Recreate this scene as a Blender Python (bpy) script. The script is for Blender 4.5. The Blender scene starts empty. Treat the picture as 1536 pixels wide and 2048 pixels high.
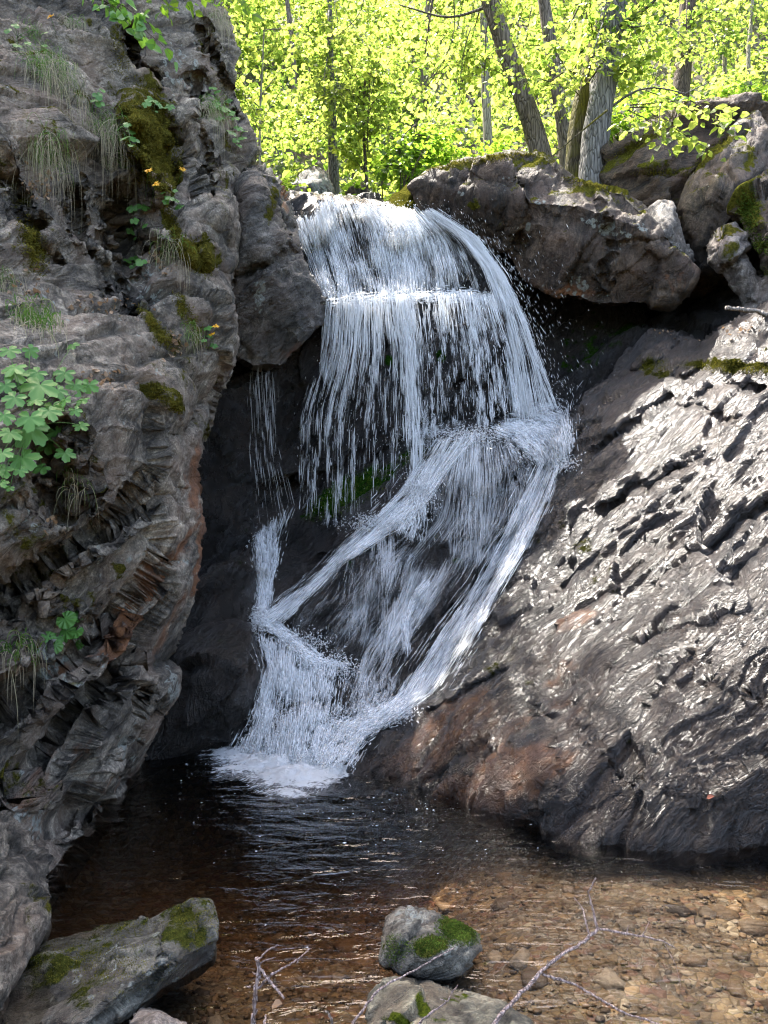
import bpy, math, random
import numpy as np
from mathutils import Vector
from mathutils.bvhtree import BVHTree

rng = np.random.default_rng(11)
random.seed(11)
SC = bpy.context.scene
COL = SC.collection

# ------------------------------------------------------------------ camera, sky, sun, exposure
CAMZ = 1.6
FPX = 1547.0
cam_d = bpy.data.cameras.new('camera')
cam_d.sensor_fit = 'VERTICAL'
cam_d.sensor_height = 36.0
cam_d.lens = 36.0 * FPX / 2048.0
cam_d.clip_start = 0.05
cam_d.clip_end = 500
cam = bpy.data.objects.new('camera', cam_d)
COL.objects.link(cam)
cam.location = (0, 0, CAMZ)
cam.rotation_euler = (math.radians(90), 0, 0)
SC.camera = cam

SUN_EL = math.radians(61.5)
SUN_AZ = math.radians(-25)          # from +Y towards +X
sdir = Vector((math.sin(SUN_AZ) * math.cos(SUN_EL), math.cos(SUN_AZ) * math.cos(SUN_EL), math.sin(SUN_EL)))
w = bpy.data.worlds.new('World')
SC.world = w
w.use_nodes = True
nt = w.node_tree
sky = nt.nodes.new('ShaderNodeTexSky')
sky.sky_type = 'NISHITA'
sky.sun_disc = False
sky.sun_elevation = SUN_EL
sky.sun_rotation = SUN_AZ
sky.dust_density = 3.0
sky.ozone_density = 0.4
bg = nt.nodes['Background']
wb = nt.nodes.new('ShaderNodeMix'); wb.data_type = 'RGBA'; wb.blend_type = 'MULTIPLY'
wb.inputs[0].default_value = 1.0; wb.inputs[7].default_value = (1.12, 1.02, 0.92, 1)
nt.links.new(sky.outputs[0], wb.inputs[6]); nt.links.new(wb.outputs[2], bg.inputs[0])
bg.inputs[1].default_value = 0.15
sl = bpy.data.lights.new('sun', 'SUN')
sl.energy = 2.85
sl.angle = math.radians(0.53)
sl.color = (1.0, 0.95, 0.87)
so = bpy.data.objects.new('sun', sl)
so.rotation_euler = sdir.to_track_quat('Z', 'Y').to_euler()
so.location = (0, 0, 30)
COL.objects.link(so)
vs = SC.view_settings
vs.view_transform = 'Standard'
vs.look = 'None'
vs.gamma = 1.0
vs.exposure = 2.95
SC.cycles.use_denoising = True
SC.cycles.filter_width = 1.2
SC.cycles.max_bounces = 7
SC.cycles.diffuse_bounces = 3
SC.cycles.transmission_bounces = 3
SC.cycles.glossy_bounces = 2
SC.cycles.transparent_max_bounces = 24
SC.cycles.caustics_reflective = False
SC.cycles.caustics_refractive = False
SC.cycles.sample_clamp_indirect = 6

# ------------------------------------------------------------------ projection helper: image point + distance -> metres
def W(px, py, d):
    px = np.asarray(px, float); py = np.asarray(py, float); d = np.asarray(d, float)
    return np.stack([(px - 768) / FPX * d, d + 0 * px, CAMZ - (py - 1024) / FPX * d], -1)

def V(px, py, d):
    return Vector(W(px, py, d).tolist())

# ------------------------------------------------------------------ numpy noise
def hsh(ix, iy, iz, s):
    h = (ix.astype(np.int64) * 374761393 + iy.astype(np.int64) * 668265263 + iz.astype(np.int64) * 2147483647 + s * 974634777) & 0xFFFFFFFF
    h = ((h ^ (h >> 13)) * 1274126177) & 0xFFFFFFFF
    h = ((h ^ (h >> 16)) * 2246822519) & 0xFFFFFFFF
    h = h ^ (h >> 15)
    return (h & 0xFFFFFF).astype(float) / 0xFFFFFF

def vnoise(p, s=0):
    i = np.floor(p); f = p - i
    u = f * f * f * (f * (f * 6 - 15) + 10)
    i = i.astype(np.int64)
    r = 0
    for a in (0, 1):
        wa = u[:, 0] if a else 1 - u[:, 0]
        for b in (0, 1):
            wb = u[:, 1] if b else 1 - u[:, 1]
            for c in (0, 1):
                wc = u[:, 2] if c else 1 - u[:, 2]
                r = r + wa * wb * wc * hsh(i[:, 0] + a, i[:, 1] + b, i[:, 2] + c, s)
    return r * 2 - 1

def fbm(p, s=0, o=4, g=0.5):
    r = 0; a = 1.0; t = 0
    for k in range(o):
        r = r + a * vnoise(p * (2.03 ** k) + k * 17.3, s + k); t += a; a *= g
    return r / t

def ridged(p, s=0, o=4, g=0.55):
    r = 0; a = 1.0; t = 0
    for k in range(o):
        r = r + a * (1 - 2 * np.abs(vnoise(p * (2.03 ** k) + k * 9.7, s + k))); t += a; a *= g
    return r / t

def facets(p, s=0, tilt=0.9):
    """broken-block relief: every cell its own height and tilt; returns height and a crack mask"""
    i0 = np.floor(p).astype(np.int64)
    b1 = np.full(len(p), 9.0); b2 = np.full(len(p), 9.0); out = np.zeros(len(p))
    for a in (-1, 0, 1):
        for b in (-1, 0, 1):
            for c in (-1, 0, 1):
                ix, iy, iz = i0[:, 0] + a, i0[:, 1] + b, i0[:, 2] + c
                fp = np.stack([ix + hsh(ix, iy, iz, s), iy + hsh(ix, iy, iz, s + 1), iz + hsh(ix, iy, iz, s + 2)], -1)
                dv = p - fp
                d = np.sqrt((dv ** 2).sum(1))
                h = hsh(ix, iy, iz, s + 3) * 2 - 1
                for k in range(3):
                    h = h + tilt * (hsh(ix, iy, iz, s + 4 + k) * 2 - 1) * dv[:, k]
                m = d < b1
                b2 = np.where(m, b1, np.minimum(b2, d))
                out = np.where(m, h, out)
                b1 = np.where(m, d, b1)
    return out, np.clip(1 - (b2 - b1) / 0.08, 0, 1)

def rbf(pts, q):
    """smooth surface through control points (x, y, value)"""
    P = np.array(pts, float)
    X = P[:, :2] / 500.0
    A = np.sqrt(((X[:, None] - X[None]) ** 2).sum(-1)) + np.eye(len(P)) * 0.002
    n = len(P)
    M = np.zeros((n + 3, n + 3)); M[:n, :n] = A; M[:n, n] = 1; M[:n, n + 1:] = X
    M[n, :n] = 1; M[n + 1:, :n] = X.T
    c = np.linalg.solve(M, np.concatenate([P[:, 2], [0, 0, 0]]))
    Q = np.asarray(q, float) / 500.0
    out = np.empty(len(Q))
    for k in range(0, len(Q), 20000):
        qq = Q[k:k + 20000]
        D = np.sqrt(((qq[:, None] - X[None]) ** 2).sum(-1))
        out[k:k + 20000] = D @ c[:n] + c[n] + qq @ c[n + 1:]
    return out

# ------------------------------------------------------------------ mesh helpers
def mk_mesh(name, verts, faces, smooth=True, mat=None, attrs=None, uv=None):
    verts = np.asarray(verts, np.float32)
    me = bpy.data.meshes.new(name)
    me.vertices.add(len(verts))
    me.vertices.foreach_set('co', verts.ravel())
    flist = faces if isinstance(faces, (list, tuple)) else [faces]
    loops = np.concatenate([np.asarray(f).ravel() for f in flist]).astype(np.int32)
    tot = np.concatenate([np.full(len(f), np.asarray(f).shape[1]) for f in flist]).astype(np.int32)
    st = np.concatenate([[0], np.cumsum(tot)[:-1]]).astype(np.int32)
    me.loops.add(len(loops))
    me.loops.foreach_set('vertex_index', loops)
    me.polygons.add(len(tot))
    me.polygons.foreach_set('loop_start', st)
    try:
        me.polygons.foreach_set('loop_total', tot)
    except Exception:
        pass
    me.polygons.foreach_set('use_smooth', np.full(len(tot), smooth, bool))
    me.update(calc_edges=True)
    me.validate()
    if attrs:
        for k, v in attrs.items():
            a = me.attributes.new(k, 'FLOAT', 'POINT')
            a.data.foreach_set('value', np.asarray(v, np.float32))
    if uv is not None:
        l = me.uv_layers.new(name='UVMap')
        li = np.empty(len(me.loops), np.int32)
        me.loops.foreach_get('vertex_index', li)
        l.data.foreach_set('uv', np.asarray(uv, np.float32)[li].ravel())
    if mat:
        me.materials.append(mat)
    return me

def add(name, me, parent=None, base=None):
    """link a mesh as one object, its origin moved to its base"""
    n = len(me.vertices)
    co = np.empty(n * 3, np.float32); me.vertices.foreach_get('co', co); co = co.reshape(-1, 3)
    if base is None:
        base = np.array([co[:, 0].mean(), co[:, 1].mean(), co[:, 2].min()])
    base = np.asarray(base, float)
    me.vertices.foreach_set('co', (co - base).astype(np.float32).ravel())
    me.update()
    o = bpy.data.objects.new(name, me)
    COL.objects.link(o)
    if parent:
        o.parent = parent
        o.location = Vector(base.tolist()) - parent.location
    else:
        o.location = base.tolist()
    return o

def tag(o, label=None, cat=None, group=None, kind=None):
    if label: o['label'] = label
    if cat: o['category'] = cat
    if group: o['group'] = group
    if kind: o['kind'] = kind
    return o

def thing(name, loc, label, cat, group=None):
    o = bpy.data.objects.new(name, None)
    COL.objects.link(o)
    o.location = loc
    o.empty_display_size = 0.1
    return tag(o, label, cat, group)

# ------------------------------------------------------------------ node helper
class NT:
    def __init__(s, name):
        s.m = bpy.data.materials.new(name); s.m.use_nodes = True
        s.t = s.m.node_tree; s.t.nodes.clear()
        s.out = s.t.nodes.new('ShaderNodeOutputMaterial')
    def n(s, typ, ins=None, **kw):
        nd = s.t.nodes.new('ShaderNode' + typ)
        for k, v in kw.items(): setattr(nd, k, v)
        for k, v in (ins or {}).items(): s.set(nd, k, v)
        return nd
    def set(s, nd, k, v):
        sock = nd.inputs[k]
        if hasattr(v, 'links'): s.t.links.new(v, sock)
        elif hasattr(v, 'outputs'): s.t.links.new(v.outputs[0], sock)
        else:
            if sock.type == 'RGBA' and len(v) == 3: v = (*v, 1)
            sock.default_value = v
    def math(s, op, a, b=0.0, c=None, clamp=False):
        nd = s.n('Math', operation=op, use_clamp=clamp)
        s.set(nd, 0, a); s.set(nd, 1, b)
        if c is not None: s.set(nd, 2, c)
        return nd.outputs[0]
    def mix(s, f, a, b):
        nd = s.n('Mix', data_type='RGBA')
        s.set(nd, 0, f); s.set(nd, 6, a); s.set(nd, 7, b)
        return nd.outputs[2]
    def ramp(s, f, lo, hi):
        nd = s.n('MapRange', {'Value': f, 'From Min': lo, 'From Max': hi}, clamp=True)
        return nd.outputs[0]
    def noise(s, vec, scale, detail=4, rough=0.55, dist=0.0):
        return s.n('TexNoise', {'Vector': vec, 'Scale': scale, 'Detail': detail, 'Roughness': rough, 'Distortion': dist}).outputs[0]
    def attr(s, name):
        return s.n('Attribute', attribute_name=name).outputs['Fac']

def strata_axes(a):
    a = Vector(a).normalized()
    b = a.cross(Vector((0.2, 1, 0.1))).normalized()
    c = a.cross(b)
    return a, b, c

def rock_mat(name, c1, c2, axis=(0.7, 0.15, 0.65), rough=0.75, rust=(0.21, 0.085, 0.025), moss=(0.085, 0.078, 0.016),
             lich=(0.33, 0.36, 0.33), lich_amt=0.5, moss_up=0.0, bump=1.0, wet=0.0, stripe=0.5, fine=1.0, spec=0.5, band=(22.0, 0.35), rust_amt=0.0):
    c1 = tuple(x * 0.78 for x in c1); c2 = tuple(x * 0.78 for x in c2); lich = tuple(x * 0.8 for x in lich)
    k = NT(name)
    geo = k.n('NewGeometry')
    pos = geo.outputs['Position']; nrm = geo.outputs['Normal']
    a, b, c = strata_axes(axis)
    comps = []
    for ax, sc in ((a, 0.22), (b, 1.0), (c, 0.8)):
        d = k.n('VectorMath', {0: pos, 1: tuple(x * sc for x in ax)}, operation='DOT_PRODUCT')
        comps.append(d.outputs['Value'])
    q = k.n('CombineXYZ', {0: comps[0], 1: comps[1], 2: comps[2]})
    warp = k.n('TexNoise', {'Vector': pos, 'Scale': 2.5, 'Detail': 2.0})
    q = k.n('VectorMath', {0: q, 1: k.n('VectorMath', {0: warp.outputs['Color'], 'Scale': 0.22}, operation='SCALE')}, operation='ADD')
    big = k.noise(pos, 1.7, 3)
    med = k.noise(pos, 9.0, 5, 0.65)
    stz = k.noise(q, band[0] * 0.4, 6, 0.7)
    sp = k.noise(pos, 110.0, 3, 0.7)
    f = k.math('ADD', k.math('MULTIPLY', stz, stripe), k.math('MULTIPLY', big, 1 - stripe))
    base = k.mix(k.ramp(f, 0.36, 0.64), c1, c2)
    mul = k.math('MULTIPLY', k.ramp(k.noise(pos, 14.0, 8, 0.75), 0.36, 0.66), k.ramp(k.noise(pos, 75.0, 5, 0.75), 0.30, 0.68))
    mul = k.math('ADD', k.math('MULTIPLY', mul, 2.5), 0.30)
    mul = k.math('MULTIPLY', mul, k.math('ADD', 0.45, k.math('MULTIPLY', k.ramp(k.attr('tone'), -1.5, 1.5), 1.1)))
    base = k.n('VectorMath', {0: base, 'Scale': mul}, operation='SCALE').outputs[0]
    # dark crack lines along the bedding, crevice shade painted into the colour
    sn1 = k.math('ABSOLUTE', k.math('SUBTRACT', k.noise(q, band[0] * 0.13, 5, 0.6), 0.5))
    sn2 = k.math('ABSOLUTE', k.math('SUBTRACT', k.noise(q, band[0] * 0.34, 5, 0.6), 0.5))
    seam = k.math('MULTIPLY', k.ramp(sn1, 0.0, 0.035), k.math('ADD', 0.35, k.math('MULTIPLY', k.ramp(sn2, 0.0, 0.05), 0.65)))
    base = k.n('VectorMath', {0: base, 'Scale': k.math('ADD', 0.22, k.math('MULTIPLY', seam, 0.78))}, operation='SCALE').outputs[0]
    # faint hue patches
    hue = k.ramp(k.noise(pos, 3.3, 4), 0.45, 0.7)
    base = k.mix(k.math('MULTIPLY', hue, 0.45), base, (c2[0] * 1.05, c2[1] * 0.82, c2[2] * 0.72))
    # rust stains
    ra = k.math('ADD', k.attr('rust'), rust_amt)
    rm = k.ramp(k.math('ADD', ra, k.math('MULTIPLY', k.math('SUBTRACT', k.noise(q, 9.0, 5, 0.65), 0.5), 1.6)), 0.42, 0.75)
    base = k.mix(rm, base, k.mix(k.ramp(med, 0.3, 0.7), rust, (rust[0] * 0.45, rust[1] * 0.5, rust[2])))
    # lichen crusts
    vor = k.n('TexVoronoi', {'Vector': k.n('VectorMath', {0: pos, 1: k.n('VectorMath', {0: k.n('TexNoise', {'Vector': pos, 'Scale': 25.0}).outputs['Color'], 'Scale': 0.04}, operation='SCALE')}, operation='ADD'), 'Scale': 16.0}).outputs['Distance']
    la = k.math('ADD', k.math('MULTIPLY', k.attr('lichen'), 0.75), k.math('MULTIPLY', k.ramp(k.noise(pos, 4.0, 4), 0.5, 0.72), lich_amt))
    lm = k.math('MULTIPLY', k.ramp(k.math('SUBTRACT', la, vor), 0.05, 0.16), k.ramp(k.noise(pos, 45.0, 3, 0.7), 0.38, 0.5))
    base = k.mix(k.math('MULTIPLY', lm, 0.85), base, lich)
    # moss
    sepn = k.n('SeparateXYZ', {0: nrm})
    up = k.ramp(sepn.outputs[2], 0.25, 0.85)
    mn = k.noise(pos, 7.0, 6, 0.7)
    mm = k.math('ADD', k.attr('moss'), k.math('ADD', k.math('MULTIPLY', up, moss_up), k.math('MULTIPLY', k.math('SUBTRACT', mn, 0.5), 3.2)))
    mm = k.ramp(mm, 0.5, 0.75)
    mcol = k.mix(k.ramp(k.noise(pos, 60.0, 3, 0.7), 0.3, 0.7), (moss[0] * 0.35, moss[1] * 0.4, moss[2] * 0.5), (moss[0] * 1.5, moss[1] * 1.5, moss[2] * 1.4))
    base = k.mix(mm, base, mcol)
    # wet attribute lowers roughness and darkens
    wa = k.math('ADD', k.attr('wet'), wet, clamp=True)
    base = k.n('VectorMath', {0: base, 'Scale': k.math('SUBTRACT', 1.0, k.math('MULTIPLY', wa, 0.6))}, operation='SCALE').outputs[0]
    rg = k.math('SUBTRACT', rough, k.math('MULTIPLY', wa, rough - 0.27))
    rg = k.math('ADD', rg, k.math('MULTIPLY', k.math('SUBTRACT', med, 0.5), 0.25))
    rg = k.math('MAXIMUM', rg, k.math('MULTIPLY', mm, 0.9))
    # bump
    h1 = k.noise(q, band[0], 7, 0.72)
    h2 = k.noise(pos, 70.0, 5, 0.7)
    h3 = k.n('TexVoronoi', {'Vector': q, 'Scale': band[0] * 0.55}, feature='DISTANCE_TO_EDGE').outputs['Distance']
    hh = k.math('ADD', k.math('MULTIPLY', h1, 0.045 * band[1] / 0.35), k.math('MULTIPLY', h2, 0.022 * fine))
    hh = k.math('ADD', hh, k.math('MULTIPLY', k.noise(pos, 22.0, 6, 0.7), 0.014 * fine))
    hh = k.math('ADD', hh, k.math('MULTIPLY', k.ramp(h3, 0.0, 0.10), 0.004))
    hh = k.math('ADD', hh, k.math('MULTIPLY', k.math('MULTIPLY', mm, k.noise(pos, 90.0, 3, 0.8)), 0.035))
    hh = k.math('ADD', hh, k.math('MULTIPLY', lm, 0.002))
    hh = k.math('ADD', hh, k.math('MULTIPLY', seam, 0.014))
    bp = k.n('Bump', {'Height': hh, 'Strength': 0.9, 'Distance': bump})
    p = k.n('BsdfPrincipled', {'Base Color': base, 'Roughness': rg, 'Normal': bp, 'Specular IOR Level': k.math('MULTIPLY', k.math('SUBTRACT', 1.0, mm), spec)})
    k.t.links.new(p.outputs[0], k.out.inputs[0])
    return k.m

BVHS = {}
def remember(key, verts, faces):
    BVHS[key] = BVHTree.FromPolygons([tuple(v) for v in verts.tolist()], [tuple(f) for f in faces.tolist()])

def hit(keys, px, py, default=None):
    o = Vector((0, 0, CAMZ)); d = Vector(((px - 768) / FPX, 1, -(py - 1024) / FPX)).normalized()
    best = None
    for k in ([keys] if isinstance(keys, str) else keys):
        r = BVHS[k].ray_cast(o, d)
        if r[0] is not None and (best is None or r[3] < best[3]): best = r
    if best is None: return (default, None) if default is None else (V(px, py, default), Vector((0, -1, 0)))
    return best[0], best[1]

def rock(name, outline, ctrl, mat, thick=1.0, cell=5.0, bulge=0.15, edge=90, grooves=(), axis=(0.7, 0.15, 0.65),
         amps=((0.10, 1.6), (0.035, 6.0)), rid=(0.03, 5.0), fol=(0.0, 20.0), rough=(0.02, 8.0), stretch=0.35, seed=1,
         paint=None, key=None, fixedge=0.6, warp3=0.2, tilt=0.95, facet=0.0, saw=(), sawwarp=0.9):
    """a solid rock: its visible side passes through the given points, its back side lies 'thick' metres behind"""
    ol = np.array(outline, float)
    # densify the outline
    pts = []
    for i in range(len(ol)):
        a = ol[i]; b = ol[(i + 1) % len(ol)]
        n = max(1, int(np.hypot(*(b - a)[:2]) / 12))
        for k in range(n): pts.append(a + (b - a) * k / n)
    op = np.array(pts)
    jit = fbm(np.stack([op[:, 0] / 40, op[:, 1] / 40, op[:, 2]], -1), seed + 50, 3)
    jit2 = fbm(np.stack([op[:, 0] / 40, op[:, 1] / 40, op[:, 2] + 9], -1), seed + 60, 3)
    op2 = op[:, :2] + np.stack([jit, jit2], -1) * 5
    x0, y0 = op2.min(0) - cell * 1.5; x1, y1 = op2.max(0) + cell * 1.5
    nx = int((x1 - x0) / cell) + 2; ny = int((y1 - y0) / cell) + 2
    gx, gy = np.meshgrid(x0 + np.arange(nx) * cell, y0 + np.arange(ny) * cell)
    G = np.stack([gx.ravel(), gy.ravel()], -1)
    A = op2; B = np.roll(op2, -1, 0)
    inside = np.zeros(len(G), bool)
    dmin = np.full(len(G), 1e9); near = np.zeros_like(G)
    for k in range(len(A)):
        a, b = A[k], B[k]
        c = ((a[1] > G[:, 1]) != (b[1] > G[:, 1]))
        if b[1] != a[1]:
            xi = (b[0] - a[0]) * (G[:, 1] - a[1]) / (b[1] - a[1]) + a[0]
            inside ^= c & (G[:, 0] < xi)
        ab = b - a; L = (ab ** 2).sum()
        if L < 1e-9: continue
        t = np.clip(((G - a) @ ab) / L, 0, 1)
        pr = a + t[:, None] * ab
        d = np.hypot(*(G - pr).T)
        m = d < dmin
        dmin = np.where(m, d, dmin); near[m] = pr[m]
    idx = np.arange(nx * ny).reshape(ny, nx)
    q = np.stack([idx[:-1, :-1], idx[:-1, 1:], idx[1:, 1:], idx[1:, :-1]], -1).reshape(-1, 4)
    q = q[inside[q].any(1)]
    used = np.zeros(nx * ny, bool); used[q.ravel()] = True
    bd = used & ~inside
    G[bd] = near[bd]; dist = np.where(bd, 0, dmin)
    ids = np.full(nx * ny, -1); ids[used] = np.arange(used.sum())
    q = ids[q]; G = G[used]; dist = dist[used]; bd = bd[used]
    t = np.clip(dist / edge, 0, 1)
    prof = np.sqrt(1 - (1 - t) ** 2)
    allp = [tuple(p) for p in ol] + [tuple(p) for p in ctrl]
    D = rbf(allp, G)
    if facet:
        # flat fracture faces: the envelope of the tangent planes at the control points
        C = np.array([c[:2] for c in ctrl], float)
        rr_ = np.random.default_rng(seed)
        C = np.concatenate([C, C + rr_.normal(0, 18, C.shape)])
        e = 10.0
        c0 = rbf(allp, C); gx_ = (rbf(allp, C + [e, 0]) - rbf(allp, C - [e, 0])) / (2 * e); gy_ = (rbf(allp, C + [0, e]) - rbf(allp, C - [0, e])) / (2 * e)
        Df = np.full(len(G), -1e9)
        for i_ in range(len(C)): Df = np.maximum(Df, c0[i_] - 0.02 + gx_[i_] * (G[:, 0] - C[i_, 0]) + gy_[i_] * (G[:, 1] - C[i_, 1]))
        D = D * (1 - facet) + facet * np.clip(Df, D - 0.12, D + 0.14)
    D = D - bulge * prof + bulge * 0.35
    for (xa, ya, xb, yb, wd, am) in grooves:
        a = np.array([xa, ya], float); ab = np.array([xb, yb], float) - a
        warp = fbm(np.stack([G[:, 0] / 55, G[:, 1] / 55, G[:, 0] * 0], -1), seed + 70, 4, 0.65) * 34
        Gw = G + np.stack([warp, -warp], -1)
        tt = np.clip(((Gw - a) @ ab) / (ab ** 2).sum(), 0, 1)
        dd = np.hypot(*(Gw - (a + tt[:, None] * ab)).T)
        D = D + am * np.exp(-(dd / (wd * (0.55 + 0.5 * np.clip(fbm(np.stack([G[:, 0] / 25, G[:, 1] / 25, G[:, 0] * 0 + 3], -1), seed + 75, 3) + 0.5, 0, 1)))) ** 2)
    F = W(G[:, 0], G[:, 1], D)
    Db = D + thick * prof * 1.0
    Bk = W(G[:, 0], G[:, 1], Db)
    n1 = len(F)
    bid = np.where(bd, np.arange(n1), n1 + np.cumsum(~bd) - 1)
    verts = np.concatenate([F, Bk[~bd]])
    qb = bid[q][:, ::-1]
    faces = np.concatenate([q, qb])
    # normals of the closed solid
    def normals(v):
        N = np.zeros_like(v)
        e1 = v[faces[:, 2]] - v[faces[:, 0]]; e2 = v[faces[:, 3]] - v[faces[:, 1]]
        fn = np.cross(e1, e2)
        for k in range(4): np.add.at(N, faces[:, k], fn)
        return N / (np.linalg.norm(N, axis=1, keepdims=True) + 1e-9)
    N = normals(verts)
    if (N[:n1][~bd][:, 1].mean() > 0):
        faces = faces[:, ::-1].copy(); N = -N
    ax = strata_axes(axis)
    R = np.array([list(a) for a in ax]).T
    s = verts @ R * np.array([stretch, 1.0, 0.5])
    wv = np.stack([fbm(verts * 1.3 + 5 * j, seed + 20 + j, 3) for j in range(3)], -1)
    s = s + wv * warp3
    disp = np.zeros(len(verts)); tone = 0
    for j, (am, fr) in enumerate(amps):
        h, c = facets(s * fr, seed + 30 + 11 * j, tilt)
        disp += am * (h - (0.12 if j == 0 else 0.35) * c); tone = h if j == 0 else tone * 0.5 + h
    disp += 0.55 * rid[0] * ridged(s * rid[1], seed + 3, 4)
    if fol[0]:
        disp += fol[0] * ridged(s * np.array([1.0, fol[1], fol[1] * 0.5]), seed + 7, 3)
    for j, (am, fr) in enumerate(saw):
        # stepped bedding: gentle treads and steep risers following the strata
        ph = s[:, 1] * fr + sawwarp * fbm(verts * (1.1 + j), seed + 81 + j, 4, 0.55)
        cell_ = np.floor(ph); f_ = ph - cell_
        st_ = np.where(f_ < 0.86, f_ / 0.86, (1 - f_) / 0.14)
        mod = np.clip(0.55 + 1.1 * fbm(np.stack([s[:, 0] * 2.2, cell_ * 7.7, s[:, 2]], -1), seed + 91 + j, 3), 0.05, 1.3)
        disp += am * mod * (st_ - 0.5)
        tone = tone + 0.5 * mod * (st_ - 0.5)
    disp += rough[0] * fbm(verts * rough[1], seed + 9, 4, 0.6) + 0.004 * ridged(verts * 26 + wv * 2, seed + 12, 3, 0.6)
    tt = np.concatenate([t, t[~bd]])
    disp *= np.clip(fixedge + (1 - fixedge) * tt * 3, 0, 1)
    verts = verts + N * disp[:, None]
    at = {}
    PX = np.concatenate([G, G[~bd]])
    for nm in ('moss', 'rust', 'lichen', 'wet'):
        v = np.zeros(len(verts))
        for (cx, cy, rx, ry, ang, st) in (paint or {}).get(nm, ()):
            ca, sa = math.cos(math.radians(ang)), math.sin(math.radians(ang))
            dx = PX[:, 0] - cx; dy = PX[:, 1] - cy
            u = (dx * ca - dy * sa) / rx; vv = (dx * sa + dy * ca) / ry
            v = np.maximum(v, st * np.clip(1.6 - 1.1 * np.sqrt(u * u + vv * vv), 0, 1))
        at[nm] = v
    at['tone'] = tone
    me = mk_mesh(name, verts, faces, True, mat, at)
    if key: remember(key, verts, faces[:len(q)])
    return add(name, me)
# ------------------------------------------------------------------ rock materials
M_cliff = rock_mat('cliff rock', (0.064, 0.054, 0.041), (0.37, 0.325, 0.262), axis=(0.6, 0.3, 0.65), rough=0.72, lich_amt=0.42, moss_up=0.12, stripe=0.55, bump=1.0)
M_boulder = rock_mat('boulder rock', (0.034, 0.023, 0.015), (0.16, 0.118, 0.085), axis=(0.25, 0.2, 0.95), rough=0.72, lich_amt=0.40, moss_up=0.55, stripe=0.35, moss=(0.10, 0.095, 0.016))
M_brown = rock_mat('brown rock', (0.06, 0.038, 0.022), (0.15, 0.10, 0.065), axis=(0.8, 0.1, 0.3), rough=0.75, lich_amt=0.2, moss_up=0.6, stripe=0.4, moss=(0.10, 0.095, 0.016))
M_pale = rock_mat('pale rock', (0.17, 0.155, 0.14), (0.34, 0.31, 0.28), axis=(0.2, 0.1, 0.9), rough=0.8, lich_amt=0.35, moss_up=0.1, stripe=0.4)
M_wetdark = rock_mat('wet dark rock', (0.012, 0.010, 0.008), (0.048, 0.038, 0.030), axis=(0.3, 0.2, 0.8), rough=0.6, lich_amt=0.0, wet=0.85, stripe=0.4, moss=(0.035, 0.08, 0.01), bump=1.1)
M_slab = rock_mat('wet slab rock', (0.015, 0.009, 0.006), (0.080, 0.055, 0.038), axis=(0.70, 0.25, 0.62), rough=0.42, lich_amt=0.05, wet=0.45, stripe=0.6, bump=1.0, spec=0.8, band=(44.0, 0.38), fine=1.0, rust=(0.24, 0.10, 0.03), moss=(0.06, 0.06, 0.008))
M_creek = rock_mat('creek boulder rock', (0.10, 0.10, 0.085), (0.30, 0.295, 0.25), axis=(0.9, 0.3, 0.15), rough=0.7, lich_amt=0.55, moss_up=0.22, stripe=0.35, moss=(0.055, 0.062, 0.014), bump=1.0)

# ------------------------------------------------------------------ left cliff
cl_out = [(-260, -250, 4.6), (200, -250, 6.0), (440, -250, 6.9), (432, -30, 6.6), (462, 30, 6.6), (482, 95, 6.6), (470, 185, 6.5), (487, 235, 6.4),
          (520, 300, 6.4), (500, 338, 6.3), (482, 380, 6.1), (482, 450, 5.9), (465, 520, 5.75), (448, 565, 5.5), (460, 640, 5.4), (450, 715, 5.3), (412, 800, 5.2),
          (398, 860, 5.1), (376, 955, 5.0), (395, 1010, 4.95), (392, 1100, 4.85), (376, 1200, 4.8), (342, 1283, 4.75), (320, 1322, 4.7), (342, 1347, 4.6),
          (340, 1385, 4.6), (291, 1473, 4.62), (249, 1556, 4.68), (200, 1636, 4.08), (146, 1717, 3.6), (62, 1812, 3.17), (60, 1865, 2.97), (6, 1940, 2.75),
          (-60, 2060, 2.45), (-260, 2200, 2.2)]
cl_ctl = [(0, 0, 4.9), (120, 60, 5.2), (230, 0, 5.6), (350, 90, 6.0), (430, 130, 6.2), (100, 250, 4.6), (210, 250, 5.2), (300, 300, 5.15), (400, 300, 5.7), (440, 420, 5.4),
          (0, 300, 4.3), (60, 450, 4.1), (170, 420, 4.65), (260, 470, 4.95), (340, 450, 5.1), (330, 560, 4.9), (0, 560, 3.9), (120, 590, 4.15), (230, 620, 4.3), (330, 650, 4.6),
          (420, 620, 4.95), (50, 720, 3.45), (150, 800, 3.6), (250, 760, 3.9), (340, 800, 4.3), (100, 950, 3.4), (220, 960, 3.75), (320, 930, 4.2), (0, 1080, 3.2),
          (120, 1080, 3.45), (230, 1090, 3.9), (320, 1080, 4.3), (0, 1230, 3.5), (130, 1170, 3.85), (260, 1180, 4.15), (340, 1180, 4.45), (60, 1320, 3.35),
          (170, 1290, 3.75), (250, 1290, 4.15), (0, 1450, 3.35), (100, 1450, 3.65), (200, 1430, 4.0), (290, 1400, 4.3), (0, 1600, 3.2), (100, 1600, 3.55), (180, 1560, 3.95),
          (0, 1750, 2.98), (60, 1740, 3.15), (-200, 400, 3.6), (-200, 1000, 2.9), (-200, 1600, 2.7), (-150, 0, 4.3)]
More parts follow.
